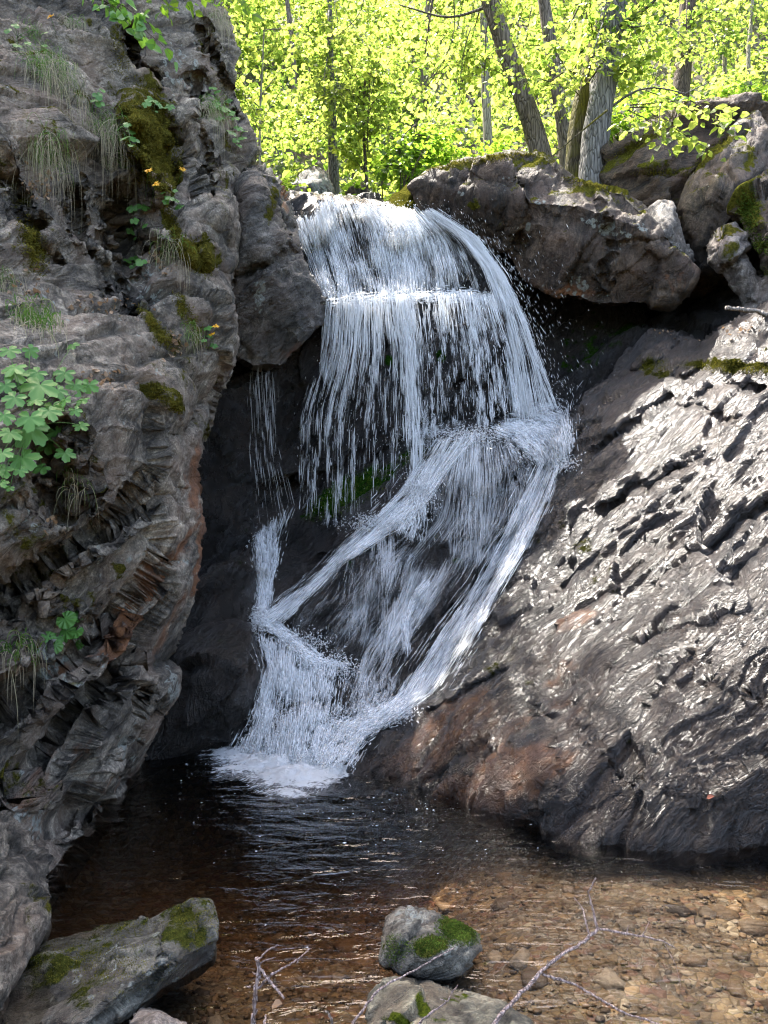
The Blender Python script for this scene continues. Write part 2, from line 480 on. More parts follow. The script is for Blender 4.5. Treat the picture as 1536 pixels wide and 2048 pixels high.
cl_gr = [(-60, 1240, 310, 985, 26, 0.30), (0, 1440, 200, 1270, 22, 0.22), (200, 1270, 340, 1110, 16, 0.18), (60, 1560, 250, 1330, 16, 0.14),
         (260, 250, 330, 380, 22, -0.28), (320, 470, 385, 520, 22, -0.18), (270, 60, 330, 330, 14, 0.2), (150, 380, 180, 500, 18, 0.2), (240, 400, 250, 560, 30, 0.25),
         (0, 330, 120, 520, 16, 0.16), (370, 560, 450, 540, 12, 0.18), (360, 860, 460, 700, 18, 0.25), (180, 480, 300, 640, 12, 0.10), (400, 60, 470, 250, 12, 0.15),
         (150, 1640, 290, 1400, 14, 0.12), (380, 170, 440, 380, 14, 0.14), (90, 880, 150, 1010, 40, 0.22), (40, 1230, 130, 1260, 40, 0.12)]
cl_paint = {'moss': [(110, 180, 130, 160, 0, 0.33), (30, 420, 60, 120, 0, 0.36), (200, 60, 160, 50, 0, 0.3), (450, 330, 30, 120, 0, 0.35), (350, 720, 60, 90, 30, 0.35), (150, 1230, 160, 40, 30, 0.3), (60, 1100, 90, 80, 0, 0.36), (180, 900, 40, 130, 0, 0.32), (300, 290, 45, 100, 15, 1.0), (395, 515, 22, 40, 30, 1.0), (345, 450, 12, 60, 20, 0.9), (65, 490, 25, 60, 20, 0.8), (330, 795, 14, 40, 45, 0.95), (315, 660, 14, 60, 40, 0.8),
                     (380, 640, 18, 60, 30, 0.6), (400, 860, 18, 25, 0, 0.7), (60, 1010, 80, 60, 0, 0.55), (60, 1545, 22, 30, 30, 0.6), (258, 1145, 12, 10, 0, 0.9), (250, 80, 60, 30, 30, 0.35),
                     (190, 200, 40, 110, 10, 0.35), (20, 1850, 60, 60, 0, 0.4), (310, 200, 12, 60, 40, 0.7), (430, 90, 40, 60, 0, 0.4), (120, 90, 60, 60, 0, 0.25)],
            'rust': [(383, 1100, 14, 90, -5, 1.1), (300, 1150, 10, 160, -35, 0.9), (375, 980, 14, 60, -10, 0.9), (290, 1180, 12, 100, -35, 0.85), (240, 1260, 20, 70, -40, 0.9), (200, 1570, 30, 40, -30, 0.5), (100, 1560, 60, 120, -30, 0.4),
                     (370, 930, 10, 60, -20, 0.7), (130, 1330, 30, 20, 0, 0.5), (330, 1230, 20, 90, -25, 0.45), (250, 1700, 60, 60, 0, 0.3)],
            'lichen': [(250, 1120, 60, 50, 0, 0.6), (350, 1150, 25, 60, 0, 0.5), (110, 1330, 60, 40, 0, 0.8), (325, 1375, 20, 30, 0, 0.9), (180, 998, 8, 9, 0, 1.0),
                       (200, 640, 120, 60, 0, 0.3), (360, 150, 60, 70, 0, 0.6), (290, 580, 50, 60, 0, 0.5), (250, 1480, 60, 50, 0, 0.55), (80, 1620, 60, 60, 0, 0.5), (60, 1050, 60, 50, 0, 0.4)]}
cliff = rock('cliff', cl_out, cl_ctl, M_cliff, thick=2.2, cell=3.5, bulge=0.10, edge=70, grooves=[(a, b, c, d, w, m * 1.3) for a, b, c, d, w, m in cl_gr], axis=(0.62, 0.35, 0.62),
             amps=((0.11, 1.1), (0.016, 3.6), (0.005, 10.0)), rid=(0.03, 3.2), rough=(0.014, 7.0), sawwarp=0.55, saw=((0.10, 2.1), (0.045, 5.5), (0.016, 13.0)), stretch=0.20, warp3=0.12, seed=4, paint=cl_paint, key='cliff')
tag(cliff, 'mossy grey purple rock face rising on the left of the pool', kind='structure')

cl_gr = None
back = rock('cliff', [(-1300, -1000, 5.6), (80, -950, 7.6), (150, -420, 7.4), (250, 300, 7.2), (170, 1200, 5.8), (-60, 1900, 4.4), (-1300, 2300, 3.2)], [(-400, 600, 4.8), (-900, 1000, 4.2), (-300, -100, 5.8)], M_cliff, thick=3.0, cell=16, bulge=0.1, edge=150, seed=6, amps=((0.2, 0.8), (0.07, 2.5)), rid=(0.03, 3.0))  # unseen rest of the cliff, added and raised to keep sun off the ledge
tag(back, 'unseen cliff body added behind the mossy face to block the sun', kind='structure')
M_chock = rock_mat('cliff boulder rock', (0.035, 0.031, 0.026), (0.18, 0.165, 0.145), axis=(0.7, 0.2, 0.6), rough=0.7, lich_amt=0.45, moss_up=0.0, stripe=0.5, bump=1.0)
o = rock('boulder', [(476, 346, 6.2), (488, 332, 6.2), (521, 331, 6.3), (556, 356, 6.5), (584, 417, 6.6), (594, 458, 6.6), (610, 521, 6.5), (641, 583, 6.5), (638, 650, 6.5),
                     (608, 690, 6.5), (560, 735, 6.4), (505, 738, 6.3), (455, 705, 6.1), (447, 600, 6.0), (466, 500, 6.0), (476, 400, 6.1)],
         [(510, 400, 5.8), (560, 470, 6.0), (500, 500, 5.75), (560, 560, 5.95), (520, 620, 5.9), (590, 620, 6.2), (500, 680, 6.1)], M_chock, facet=0.6, thick=0.9, cell=3.2,
         bulge=0.04, edge=30, grooves=[(470, 560, 600, 500, 10, 0.12), (530, 350, 590, 500, 7, 0.10)], saw=((0.03, 4.0), (0.010, 12.0)), amps=((0.06, 1.6), (0.02, 5.0), (0.006, 14)), rid=(0.03, 4.0), seed=9,
         paint={'rust': [(560, 390, 8, 40, 20, 1.0), (580, 700, 50, 30, 0, 0.4)], 'moss': [(535, 415, 12, 35, 0, 0.9), (500, 338, 20, 10, 0, 0.2)], 'lichen': [(525, 590, 20, 40, 0, 0.9)], 'wet': [(560, 640, 120, 90, 0, 0.5)]}, key='chock')
tag(o, 'tall grey boulder wedged between the cliff and the top of the waterfall', 'boulder')

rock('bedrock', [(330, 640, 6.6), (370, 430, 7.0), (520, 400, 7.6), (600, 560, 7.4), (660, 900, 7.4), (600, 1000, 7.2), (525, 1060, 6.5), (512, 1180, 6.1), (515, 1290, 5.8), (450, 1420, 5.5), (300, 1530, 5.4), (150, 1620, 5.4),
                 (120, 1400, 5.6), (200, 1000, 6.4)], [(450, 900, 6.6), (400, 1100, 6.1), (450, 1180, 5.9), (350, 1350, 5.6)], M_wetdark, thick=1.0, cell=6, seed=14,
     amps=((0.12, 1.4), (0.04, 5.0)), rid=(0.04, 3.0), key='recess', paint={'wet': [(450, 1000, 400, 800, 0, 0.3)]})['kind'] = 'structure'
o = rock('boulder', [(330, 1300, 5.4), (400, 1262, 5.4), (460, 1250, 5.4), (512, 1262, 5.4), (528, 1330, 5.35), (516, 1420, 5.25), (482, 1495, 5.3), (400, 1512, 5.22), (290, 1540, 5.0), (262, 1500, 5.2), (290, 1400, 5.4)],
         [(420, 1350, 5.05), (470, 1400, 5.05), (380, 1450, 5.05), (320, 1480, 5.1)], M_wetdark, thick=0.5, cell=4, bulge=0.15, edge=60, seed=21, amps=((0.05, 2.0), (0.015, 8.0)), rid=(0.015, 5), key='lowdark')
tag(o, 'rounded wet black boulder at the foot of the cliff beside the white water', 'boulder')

# ------------------------------------------------------------------ rocks the water runs over
M_fall = rock_mat('falls rock', (0.017, 0.015, 0.014), (0.068, 0.056, 0.049), axis=(0.5, 0.2, 0.7), rough=0.6, lich_amt=0.0, wet=0.8, stripe=0.5, moss=(0.03, 0.10, 0.010), rust=(0.13, 0.05, 0.02), bump=1.1)
up_out = [(560, 400, 7.7), (585, 388, 7.7), (650, 396, 7.7), (760, 412, 7.6), (850, 430, 7.5), (930, 480, 7.4), (985, 550, 7.3), (1030, 640, 7.2), (1070, 730, 7.2), (1095, 810, 7.2), (1000, 870, 7.2),
          (850, 920, 7.1), (740, 985, 7.1), (640, 1010, 7.1), (590, 970, 7.1), (555, 870, 7.1), (548, 760, 7.1), (590, 690, 7.1), (610, 600, 7.2), (585, 480, 7.5)]
up_ctl = [(700, 450, 7.38), (800, 460, 7.33), (900, 520, 7.22), (650, 520, 7.28), (640, 440, 7.45), (700, 572, 7.16), (780, 570, 7.13), (850, 566, 7.12), (950, 570, 7.12), (650, 600, 6.86), (700, 603, 6.82), (780, 600, 6.78),
          (850, 598, 6.77), (940, 594, 6.80), (1000, 640, 6.95), (700, 680, 6.76), (770, 660, 6.74), (850, 700, 6.75), (980, 740, 6.88), (650, 750, 6.8), (620, 850, 6.88), (720, 860, 6.88), (850, 830, 6.85), (720, 950, 6.97)]
o = rock('rock_ledge', up_out, up_ctl, M_fall, thick=1.2, cell=4, bulge=0.05, edge=50, seed=31, amps=((0.07, 2.2), (0.03, 7.0)), rid=(0.02, 5.0), key='up',
         paint={'rust': [(690, 700, 60, 60, 0, 0.7), (640, 620, 60, 30, 0, 0.5)], 'moss': [(780, 720, 10, 12, 0, 0.9), (880, 715, 12, 12, 0, 1.0)]})
tag(o, 'dark wet stepped rock the water falls over', kind='structure')
lo_out = [(520, 985, 6.95), (600, 950, 7.1), (700, 900, 7.2), (850, 855, 7.1), (960, 845, 7.0), (1060, 830, 7.0), (1100, 800, 7.2), (1160, 815, 7.1), (1200, 880, 6.8), (1190, 960, 6.5), (1140, 1120, 6.1), (1030, 1330, 5.6), (880, 1500, 5.1),
          (740, 1600, 4.65), (600, 1570, 4.8), (470, 1540, 5.15), (485, 1400, 5.4), (496, 1250, 5.75), (500, 1090, 6.4)]
lo_ctl = [(560, 1010, 6.8), (545, 1150, 6.25), (610, 1090, 6.65), (690, 1000, 6.80), (780, 945, 6.75), (880, 880, 6.6), (960, 865, 6.55), (1040, 900, 6.55), (1100, 860, 6.75), (960, 960, 6.25), (1000, 1050, 6.12),
          (880, 1050, 6.15), (820, 1010, 6.35), (850, 1150, 6.05), (740, 1045, 6.30), (700, 1120, 5.95), (640, 1200, 5.85), (560, 1190, 6.1), (700, 1250, 5.6), (660, 1310, 5.55), (800, 1250, 5.75), (900, 1200, 5.8), (1010, 1130, 5.9),
          (850, 1350, 5.5), (750, 1380, 5.3), (600, 1350, 5.4), (530, 1270, 5.6), (600, 1450, 5.12), (680, 1480, 5.02), (780, 1430, 5.15), (700, 1545, 4.72), (1100, 950, 6.45)]
o = rock('rock_ramp', lo_out, lo_ctl, M_fall, thick=1.2, cell=4, bulge=0.06, edge=50, seed=37, amps=((0.05, 1.8), (0.02, 6.0)), rid=(0.015, 5.0), fixedge=1.0, key='low', stretch=0.6,
         grooves=[(640, 1110, 560, 1230, 16, 0.10), (740, 1050, 660, 1110, 14, 0.08), (820, 1000, 760, 1050, 14, 0.10), (1090, 960, 830, 1390, 22, 0.12)],
         paint={'moss': [(700, 985, 90, 26, 28, 1.0), (820, 915, 40, 15, 20, 0.6), (900, 1090, 90, 60, 0, 0.25), (640, 1160, 50, 60, 0, 0.2)]})
tag(o, 'dark wet domed rocks below the main fall', kind='structure')

# dark back of the gully under the boulders
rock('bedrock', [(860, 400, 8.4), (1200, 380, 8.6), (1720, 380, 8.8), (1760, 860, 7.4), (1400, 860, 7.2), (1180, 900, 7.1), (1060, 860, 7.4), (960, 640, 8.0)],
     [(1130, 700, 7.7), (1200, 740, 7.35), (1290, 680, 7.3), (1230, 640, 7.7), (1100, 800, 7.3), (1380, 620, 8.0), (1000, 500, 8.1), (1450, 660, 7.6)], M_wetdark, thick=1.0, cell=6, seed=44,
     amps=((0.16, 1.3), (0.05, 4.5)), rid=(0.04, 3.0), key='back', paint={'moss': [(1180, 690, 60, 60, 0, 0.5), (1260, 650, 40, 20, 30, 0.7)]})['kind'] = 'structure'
o = rock('boulder', [(925, 480, 7.5), (960, 468, 7.5), (985, 485, 7.5), (988, 520, 7.5), (960, 560, 7.4), (930, 530, 7.4)], [(955, 505, 7.25)], M_wetdark, thick=0.3, cell=4, bulge=0.05, edge=20, seed=45, amps=((0.02, 4.0),), rid=(0.01, 6))
tag(o, 'small dark wet rock under the big boulder at the edge of the falling water', 'boulder')

# ------------------------------------------------------------------ right slab
sl_out = [(1100, 960, 6.15), (1118, 900, 6.35), (1136, 840, 6.45), (1180, 785, 6.6), (1230, 748, 6.8), (1262, 700, 6.95), (1300, 655, 7.0), (1345, 668, 6.95), (1400, 690, 6.7), (1440, 655, 6.5), (1500, 625, 6.3), (1536, 605, 6.2), (1650, 560, 6.0),
          (1800, 500, 5.8), (1850, 1700, 3.6), (1700, 1730, 3.55), (1536, 1698, 3.74), (1440, 1692, 3.76), (1340, 1704, 3.70), (1230, 1690, 3.76), (1110, 1686, 3.80), (1085, 1650, 4.0), (1040, 1634, 4.14), (920, 1607, 4.34), (850, 1592, 4.45), (780, 1564, 4.68), (706, 1560, 4.75),
          (690, 1515, 4.8), (730, 1480, 4.9), (800, 1428, 5.05), (860, 1375, 5.15), (890, 1330, 5.25), (930, 1250, 5.4), (985, 1160, 5.65), (1050, 1060, 5.95), (1080, 1000, 6.1)]
sl_ctl = [(1200, 900, 5.9), (1180, 830, 6.25), (1300, 820, 5.9), (1300, 720, 6.5), (1370, 740, 6.15), (1450, 720, 5.9), (1520, 700, 5.8), (1500, 800, 5.4), (1400, 800, 5.7), (1300, 1000, 5.3), (1450, 1000, 4.95), (1150, 1100, 5.45), (1150, 1000, 5.75), (1250, 1200, 4.95),
          (1400, 1200, 4.55), (1530, 1100, 4.6), (1100, 1250, 5.1), (1000, 1350, 4.92), (920, 1400, 4.85), (850, 1480, 4.72), (1050, 1450, 4.55), (1200, 1400, 4.45), (1350, 1350, 4.3), (1500, 1350, 4.1), (1000, 1550, 4.32), (900, 1550, 4.48), (1100, 1540, 4.12), (1150, 1600, 3.98),
          (1300, 1560, 3.9), (1450, 1560, 3.85), (1400, 1450, 4.05), (800, 1520, 4.75), (1650, 900, 4.8), (1700, 1300, 3.9)]
sl_gr = [(1095, 1640, 1110, 1500, 12, 0.14), (1110, 1500, 1040, 1360, 10, 0.08), (860, 1420, 1060, 1330, 12, 0.10), (900, 1590, 1080, 1480, 13, 0.14), (860, 1560, 1010, 1470, 8, 0.10), (1130, 1270, 1300, 1130, 9, 0.08), (1180, 900, 1330, 800, 10, 0.10),
         (1210, 1010, 1380, 930, 14, 0.12), (1240, 1000, 1170, 1080, 10, 0.08), (1330, 1180, 1536, 1000, 18, 0.13), (1380, 1240, 1536, 1090, 14, 0.10), (1300, 1290, 1480, 1230, 14, 0.15), (1230, 1350, 1330, 1290, 14, 0.12), (1290, 1430, 1400, 1300, 12, 0.10),
         (1350, 800, 1480, 840, 12, 0.08), (1350, 745, 1536, 740, 9, 0.16), (1400, 790, 1536, 770, 9, 0.14), (1230, 770, 1350, 700, 12, 0.13), (1170, 1480, 1330, 1600, 14, 0.10), (1380, 1600, 1536, 1500, 16, 0.12), (1130, 1170, 1210, 1100, 8, 0.08),
         (1400, 1380, 1520, 1400, 16, 0.14), (1150, 1330, 1250, 1250, 10, 0.10), (1000, 1620, 1100, 1590, 10, 0.10)]
sl_gr = [(a, b, c, d, w * 0.8, m * 0.62) for a, b, c, d, w, m in sl_gr]
sl_paint = {'wet': [(1100, 1350, 700, 600, 0, 0.25), (900, 1490, 260, 130, 25, 0.8), (1010, 1150, 320, 75, 61, 0.9), (1300, 1620, 300, 60, 0, 0.6), (1450, 1350, 140, 200, 30, 0.5)],
            'moss': [(1470, 735, 110, 12, -3, 1.0), (1310, 735, 40, 20, 0, 0.6), (1180, 1130, 60, 130, 50, 0.30), (1000, 1300, 60, 160, 35, 0.25), (1500, 700, 40, 8, 0, 0.5)],
            'rust': [(1000, 1570, 140, 40, 12, 1.05), (900, 1480, 190, 90, 25, 0.62), (1160, 1260, 60, 25, 20, 0.6), (1150, 1400, 60, 90, 20, 0.5), (980, 1380, 80, 50, 0, 0.35), (750, 1500, 60, 40, 0, 0.4)]}
slab = rock('rock_slab', sl_out, sl_ctl, M_slab, thick=1.6, cell=3.4, bulge=0.08, edge=60, grooves=sl_gr, axis=(0.72, 0.28, 0.58), amps=((0.06, 1.5), (0.022, 4.5), (0.008, 14.0)),
            rid=(0.03, 4.0), fol=(0.006, 34.0), saw=((0.060, 2.6), (0.026, 7.5), (0.010, 19.0)), rough=(0.007, 10.0), stretch=0.22, warp3=0.14, seed=53, paint=sl_paint, key='slab', fixedge=0.8)
tag(slab, 'glistening wet foliated rock slab sloping down to the right of the falls', kind='structure')

# ------------------------------------------------------------------ boulders round the top
o = rock('boulder', [(818, 372, 7.3), (850, 345, 7.3), (930, 322, 7.3), (1010, 303, 7.25), (1075, 297, 7.25), (1110, 320, 7.2), (1140, 350, 7.2), (1200, 365, 7.1), (1250, 375, 7.1), (1285, 410, 7.05), (1320, 450, 7.0), (1355, 510, 7.0), (1392, 545, 7.0),
                     (1375, 582, 7.0), (1340, 612, 7.05), (1300, 605, 7.05), (1240, 612, 7.05), (1180, 610, 7.05), (1100, 590, 7.15), (1040, 555, 7.25), (1005, 500, 7.3), (960, 478, 7.35), (900, 450, 7.4), (850, 430, 7.4), (830, 400, 7.35)],
         [(900, 360, 7.12), (1000, 340, 7.0), (1080, 335, 6.98), (1080, 450, 6.88), (1180, 430, 6.85), (1180, 390, 6.95), (1020, 420, 7.0), (940, 430, 7.25), (970, 450, 7.28), (1250, 480, 6.78), (1180, 540, 6.85), (1290, 540, 6.82), (1330, 560, 6.88), (1120, 520, 6.95), (1280, 440, 6.85)],
         M_boulder, facet=0.75, thick=1.4, cell=3.6, bulge=0.03, edge=30, seed=61, axis=(0.3, 0.1, 0.9), amps=((0.075, 1.25), (0.022, 4.5), (0.008, 14.0)), rid=(0.012, 4.0), rough=(0.010, 9.0), stretch=0.6, warp3=0.06,
         grooves=[(1200, 400, 1225, 560, 7, 0.08), (930, 445, 1000, 465, 24, 0.08), (1020, 370, 1030, 500, 8, 0.06), (1200, 500, 1380, 470, 6, 0.05)],
         paint={'moss': [(950, 330, 110, 10, 8, 0.5), (1090, 310, 60, 12, 0, 0.5), (1210, 375, 70, 12, -10, 0.6), (955, 405, 14, 8, 0, 0.9)], 'lichen': [(1215, 455, 60, 12, -20, 1.0), (1285, 455, 14, 10, 0, 1.0), (1080, 400, 14, 14, 0, 0.9), (1050, 455, 10, 10, 0, 1.0), (1140, 600, 60, 40, 0, 0.5)],
                'rust': [(1130, 590, 70, 18, 0, 0.7), (1340, 560, 40, 25, 20, 0.4)]}, key='bigb')
tag(o, 'huge grey brown boulder with a mossy rim overhanging the fall on its right', 'boulder')
o = rock('boulder', [(1195, 350, 8.4), (1215, 300, 8.4), (1290, 248, 8.45), (1340, 236, 8.5), (1440, 225, 8.6), (1500, 218, 8.6), (1600, 250, 8.6), (1720, 330, 8.6), (1720, 570, 8.2), (1480, 570, 8.1), (1380, 560, 8.1), (1310, 470, 8.1), (1250, 410, 8.3)],
         [(1300, 330, 8.1), (1250, 320, 8.35), (1330, 290, 8.35), (1360, 400, 8.0), (1450, 260, 8.5)], M_brown, facet=0.75, thick=1.4, cell=5, bulge=0.04, edge=40, seed=71, axis=(0.8, 0.1, 0.4),
         amps=((0.16, 1.3), (0.06, 3.6), (0.015, 12.0)), rid=(0.015, 3.0), rough=(0.01, 8.0), warp3=0.06, paint={'moss': [(1270, 300, 80, 12, 30, 0.8), (1330, 345, 60, 8, 0, 0.6)]}, key='brown')
tag(o, 'broad brown boulder with mossy ledges behind the leafy spray', 'boulder')
o = rock('boulder', [(1378, 350, 7.9), (1420, 305, 8.0), (1453, 280, 8.0), (1480, 240, 8.2), (1510, 228, 8.3), (1600, 300, 8.0), (1620, 560, 7.6), (1480, 560, 7.5), (1400, 545, 7.6), (1372, 470, 7.7), (1362, 400, 7.8)],
         [(1450, 380, 7.3), (1420, 460, 7.35), (1500, 300, 7.7), (1500, 400, 7.3)], M_boulder, facet=0.75, thick=0.9, cell=4.5, bulge=0.04, edge=30, seed=76, axis=(0.4, 0.2, 0.8), amps=((0.12, 1.6), (0.04, 5.0), (0.012, 14.0)), rid=(0.015, 4.0), rough=(0.01, 8.0), warp3=0.06,
         paint={'moss': [(1420, 310, 60, 8, 40, 0.8), (1500, 320, 20, 20, 0, 0.6)]}, key='greyb')
tag(o, 'angular grey boulder leaning against the brown one at the right edge', 'boulder')
o = rock('boulder', [(1292, 424, 7.45), (1315, 409, 7.5), (1340, 407, 7.5), (1362, 440, 7.4), (1380, 490, 7.3), (1387, 520, 7.3), (1375, 560, 7.2), (1350, 560, 7.2), (1320, 500, 7.3)],
         [(1333, 440, 7.2), (1332, 480, 7.12), (1360, 510, 7.05), (1310, 440, 7.38)], M_pale, facet=0.7, thick=0.5, cell=3.5, bulge=0.04, edge=18, seed=81, amps=((0.035, 3.5), (0.012, 12.0)), rid=(0.015, 7.0), key='pale1')
tag(o, 'narrow pointed pale boulder wedged behind the big boulder, sunlit on its left face', 'boulder')
o = rock('boulder', [(1485, 385, 7.1), (1520, 362, 7.1), (1580, 340, 7.1), (1700, 350, 7.0), (1720, 600, 6.6), (1600, 650, 6.6), (1545, 610, 6.7), (1510, 530, 6.8), (1482, 470, 6.9), (1474, 420, 7.0)],
         [(1530, 440, 6.6), (1530, 520, 6.5), (1600, 500, 6.3)], M_boulder, thick=0.7, cell=4, bulge=0.08, edge=30, seed=86, amps=((0.08, 2.4), (0.03, 7.0)), rid=(0.02, 5.0),
         paint={'moss': [(1495, 420, 22, 50, 0, 0.95), (1520, 490, 25, 20, 0, 0.8), (1530, 560, 20, 30, 0, 0.5)]}, key='mossb')
tag(o, 'green mossy boulder cut by the right edge above the dead stick', 'boulder')
o = rock('boulder', [(1412, 492, 7.0), (1430, 465, 7.1), (1465, 452, 7.1), (1490, 480, 7.0), (1510, 530, 6.9), (1540, 560, 6.8), (1560, 610, 6.7), (1500, 640, 6.7), (1468, 600, 6.8), (1440, 555, 6.9), (1418, 525, 7.0)],
         [(1450, 500, 6.75), (1480, 550, 6.6), (1510, 600, 6.55)], M_pale, facet=0.7, thick=0.5, cell=3.5, bulge=0.06, edge=22, seed=91, amps=((0.05, 3.0), (0.02, 9.0)), rid=(0.015, 6.0),
         paint={'moss': [(1450, 470, 25, 12, 0, 0.8), (1462, 505, 14, 20, 0, 0.6)]}, key='pale2')
tag(o, 'lumpy pale boulder with moss on top beside the dark hollow', 'boulder')
# rocks beyond the lip
o = rock('boulder', [(572, 368, 9.6), (600, 345, 9.7), (628, 330, 9.8), (652, 340, 9.8), (662, 370, 9.7), (668, 405, 9.5), (600, 405, 9.5), (560, 400, 9.5)], [(620, 370, 9.3)], M_pale, thick=0.7, cell=4, bulge=0.06, edge=20, seed=95, amps=((0.07, 2.5), (0.02, 8.0)), rid=(0.02, 5),
         paint={'lichen': [(620, 370, 60, 50, 0, 0.8)]})
tag(o, 'pale lichen covered boulder behind the lip of the falls next to a tree trunk', 'boulder')
for ol_, ct_, lb, sd in (([(708, 400, 8.6), (722, 390, 8.6), (745, 386, 8.7), (768, 395, 8.6), (772, 415, 8.5), (708, 415, 8.5)], [(740, 402, 8.45)], 'small dark round rock sitting in the stream above the lip', 96),
                         ([(765, 410, 8.0), (785, 382, 8.2), (812, 370, 8.2), (840, 372, 8.1), (850, 400, 7.9), (846, 425, 7.8), (790, 422, 7.8)], [(812, 398, 7.8)], 'green mossy rock touching the left end of the huge boulder', 97),
                         ([(560, 392, 7.9), (585, 386, 7.9), (640, 392, 8.0), (672, 405, 7.8), (660, 425, 7.6), (628, 440, 7.4), (598, 452, 7.4), (588, 430, 7.6)], [(615, 412, 7.6), (640, 412, 7.62)], 'low dark blue grey rock at the left end of the lip', 98),
                         ([(690, 392, 9.2), (705, 372, 9.3), (725, 368, 9.3), (740, 385, 9.2), (738, 400, 9.1), (695, 402, 9.1)], [(715, 385, 9.0)], 'small grey rock on the bank between two thin trunks', 99)):
    o = rock('boulder', ol_, ct_, {96: M_wetdark, 97: M_boulder, 98: M_chock, 99: M_boulder}[sd], thick=0.35, cell=3.5, bulge=0.04, edge=18, seed=sd, amps=((0.03, 4.0), (0.01, 12.0)), rid=(0.01, 7),
             paint={'moss': [(812, 395, 50, 40, 0, 0.9)]})
    tag(o, lb, 'boulder')

# ------------------------------------------------------------------ boulders in the near pool
o = rock('boulder', [(-80, 1950, 2.72), (0, 1930, 2.8), (40, 1900, 2.85), (120, 1870, 2.9), (200, 1850, 2.95), (245, 1838, 3.0), (280, 1832, 3.0), (300, 1842, 2.98), (345, 1818, 2.95), (385, 1803, 2.9), (415, 1805, 2.86), (424, 1840, 2.8), (431, 1880, 2.75), (425, 1920, 2.72), (395, 1945, 2.72),
                     (330, 1985, 2.62), (290, 2020, 2.5), (255, 2048, 2.45), (200, 2120, 2.35), (0, 2250, 2.1), (-120, 2200, 2.15)],
         [(200, 1900, 2.72), (330, 1850, 2.70), (380, 1860, 2.66), (335, 1900, 2.58), (290, 1950, 2.48), (300, 1900, 2.58), (150, 1950, 2.55), (100, 2020, 2.42), (0, 2020, 2.45), (220, 2000, 2.40), (380, 1920, 2.66), (100, 1920, 2.66)],
         M_creek, facet=0.5, thick=0.5, cell=3.4, bulge=0.05, edge=35, seed=101, axis=(0.9, 0.2, 0.3), amps=((0.022, 3.5), (0.008, 12.0)), rid=(0.008, 9.0), rough=(0.006, 20.0), fixedge=0.6,
         grooves=[(340, 1830, 300, 1990, 5, 0.035), (250, 1840, 300, 1850, 6, 0.03)], paint={'moss': [(385, 1850, 60, 60, 0, 0.52), (240, 1850, 90, 24, 0, 0.42), (140, 1920, 160, 50, 0, 0.36), (230, 1930, 150, 80, 0, 0.28)],
                                                                            'lichen': [(330, 1880, 40, 20, 0, 0.7), (200, 1950, 160, 60, 0, 0.5)], 'wet': [(60, 2000, 160, 60, 0, 0.6), (360, 1950, 60, 30, 0, 0.5)]}, key='fore')
tag(o, 'long flat lichen covered boulder in the near left of the pool', 'boulder', 'boulders standing in the near pool')
o = rock('boulder', [(765, 1870, 2.95), (772, 1835, 3.0), (800, 1815, 3.02), (840, 1820, 3.0), (880, 1828, 2.98), (920, 1845, 2.95), (955, 1870, 2.9), (962, 1900, 2.82), (940, 1930, 2.75), (925, 1955, 2.68), (860, 1965, 2.65), (800, 1950, 2.68), (768, 1920, 2.78)],
         [(830, 1850, 2.80), (880, 1870, 2.78), (840, 1900, 2.66), (900, 1900, 2.68), (800, 1880, 2.74)], M_creek, facet=0.5, thick=0.35, cell=3.0, bulge=0.04, edge=25, seed=107, amps=((0.02, 4.0), (0.007, 14.0)), rid=(0.008, 9.0), rough=(0.006, 20.0),
         paint={'moss': [(915, 1862, 40, 24, -20, 1.0), (860, 1890, 50, 20, 10, 0.6), (790, 1900, 25, 30, 0, 0.5)], 'lichen': [(820, 1840, 40, 20, 0, 0.6), (900, 1910, 25, 20, 0, 0.6)], 'wet': [(860, 1965, 120, 18, 0, 1.0)]}, key='midb')
tag(o, 'small grey boulder with a bright moss cap standing in the pool', 'boulder', 'boulders standing in the near pool')
M_pale2 = rock_mat('pale creek rock', (0.17, 0.165, 0.12), (0.36, 0.35, 0.26), axis=(0.8, 0.3, 0.3), rough=0.75, lich_amt=0.3, moss_up=0.05, stripe=0.4, moss=(0.07, 0.09, 0.012))
o = rock('boulder', [(735, 2048, 2.42), (745, 1990, 2.55), (770, 1960, 2.62), (805, 1947, 2.65), (850, 1955, 2.62), (910, 1978, 2.58), (960, 1992, 2.52), (1010, 2005, 2.47), (1060, 2040, 2.4), (1080, 2100, 2.3), (1000, 2220, 2.1), (780, 2220, 2.1)],
         [(800, 1985, 2.45), (860, 1990, 2.42), (780, 2030, 2.38), (900, 2040, 2.32), (980, 2040, 2.3)], M_pale2, thick=0.35, cell=3.0, bulge=0.03, edge=25, seed=111, amps=((0.02, 4.0), (0.007, 13.0)), rid=(0.008, 9.0), rough=(0.005, 20.0),
         grooves=[(780, 2048, 830, 1960, 5, 0.02), (830, 1960, 1000, 2020, 5, 0.015)], paint={'moss': [(850, 2010, 14, 14, 0, 0.9), (915, 1995, 30, 10, 0, 0.7), (880, 2030, 20, 8, 0, 0.5), (790, 2040, 30, 8, 0, 0.8)]}, key='paleb')
tag(o, 'pale yellowish boulder at the bottom edge below the mossy one', 'boulder', 'boulders standing in the near pool')
o = rock('boulder', [(258, 2048, 2.36), (275, 2026, 2.4), (320, 2024, 2.4), (350, 2038, 2.38), (372, 2044, 2.36), (400, 2080, 2.3), (330, 2130, 2.2), (250, 2110, 2.25)], [(310, 2050, 2.28)], M_pale, thick=0.2, cell=3.5, bulge=0.02, edge=18, seed=117, amps=((0.012, 6.0),), rid=(0.006, 9), key='tinyb')
tag(o, 'light pinkish rock poking up at the bottom edge by the long boulder', 'boulder', 'boulders standing in the near pool')
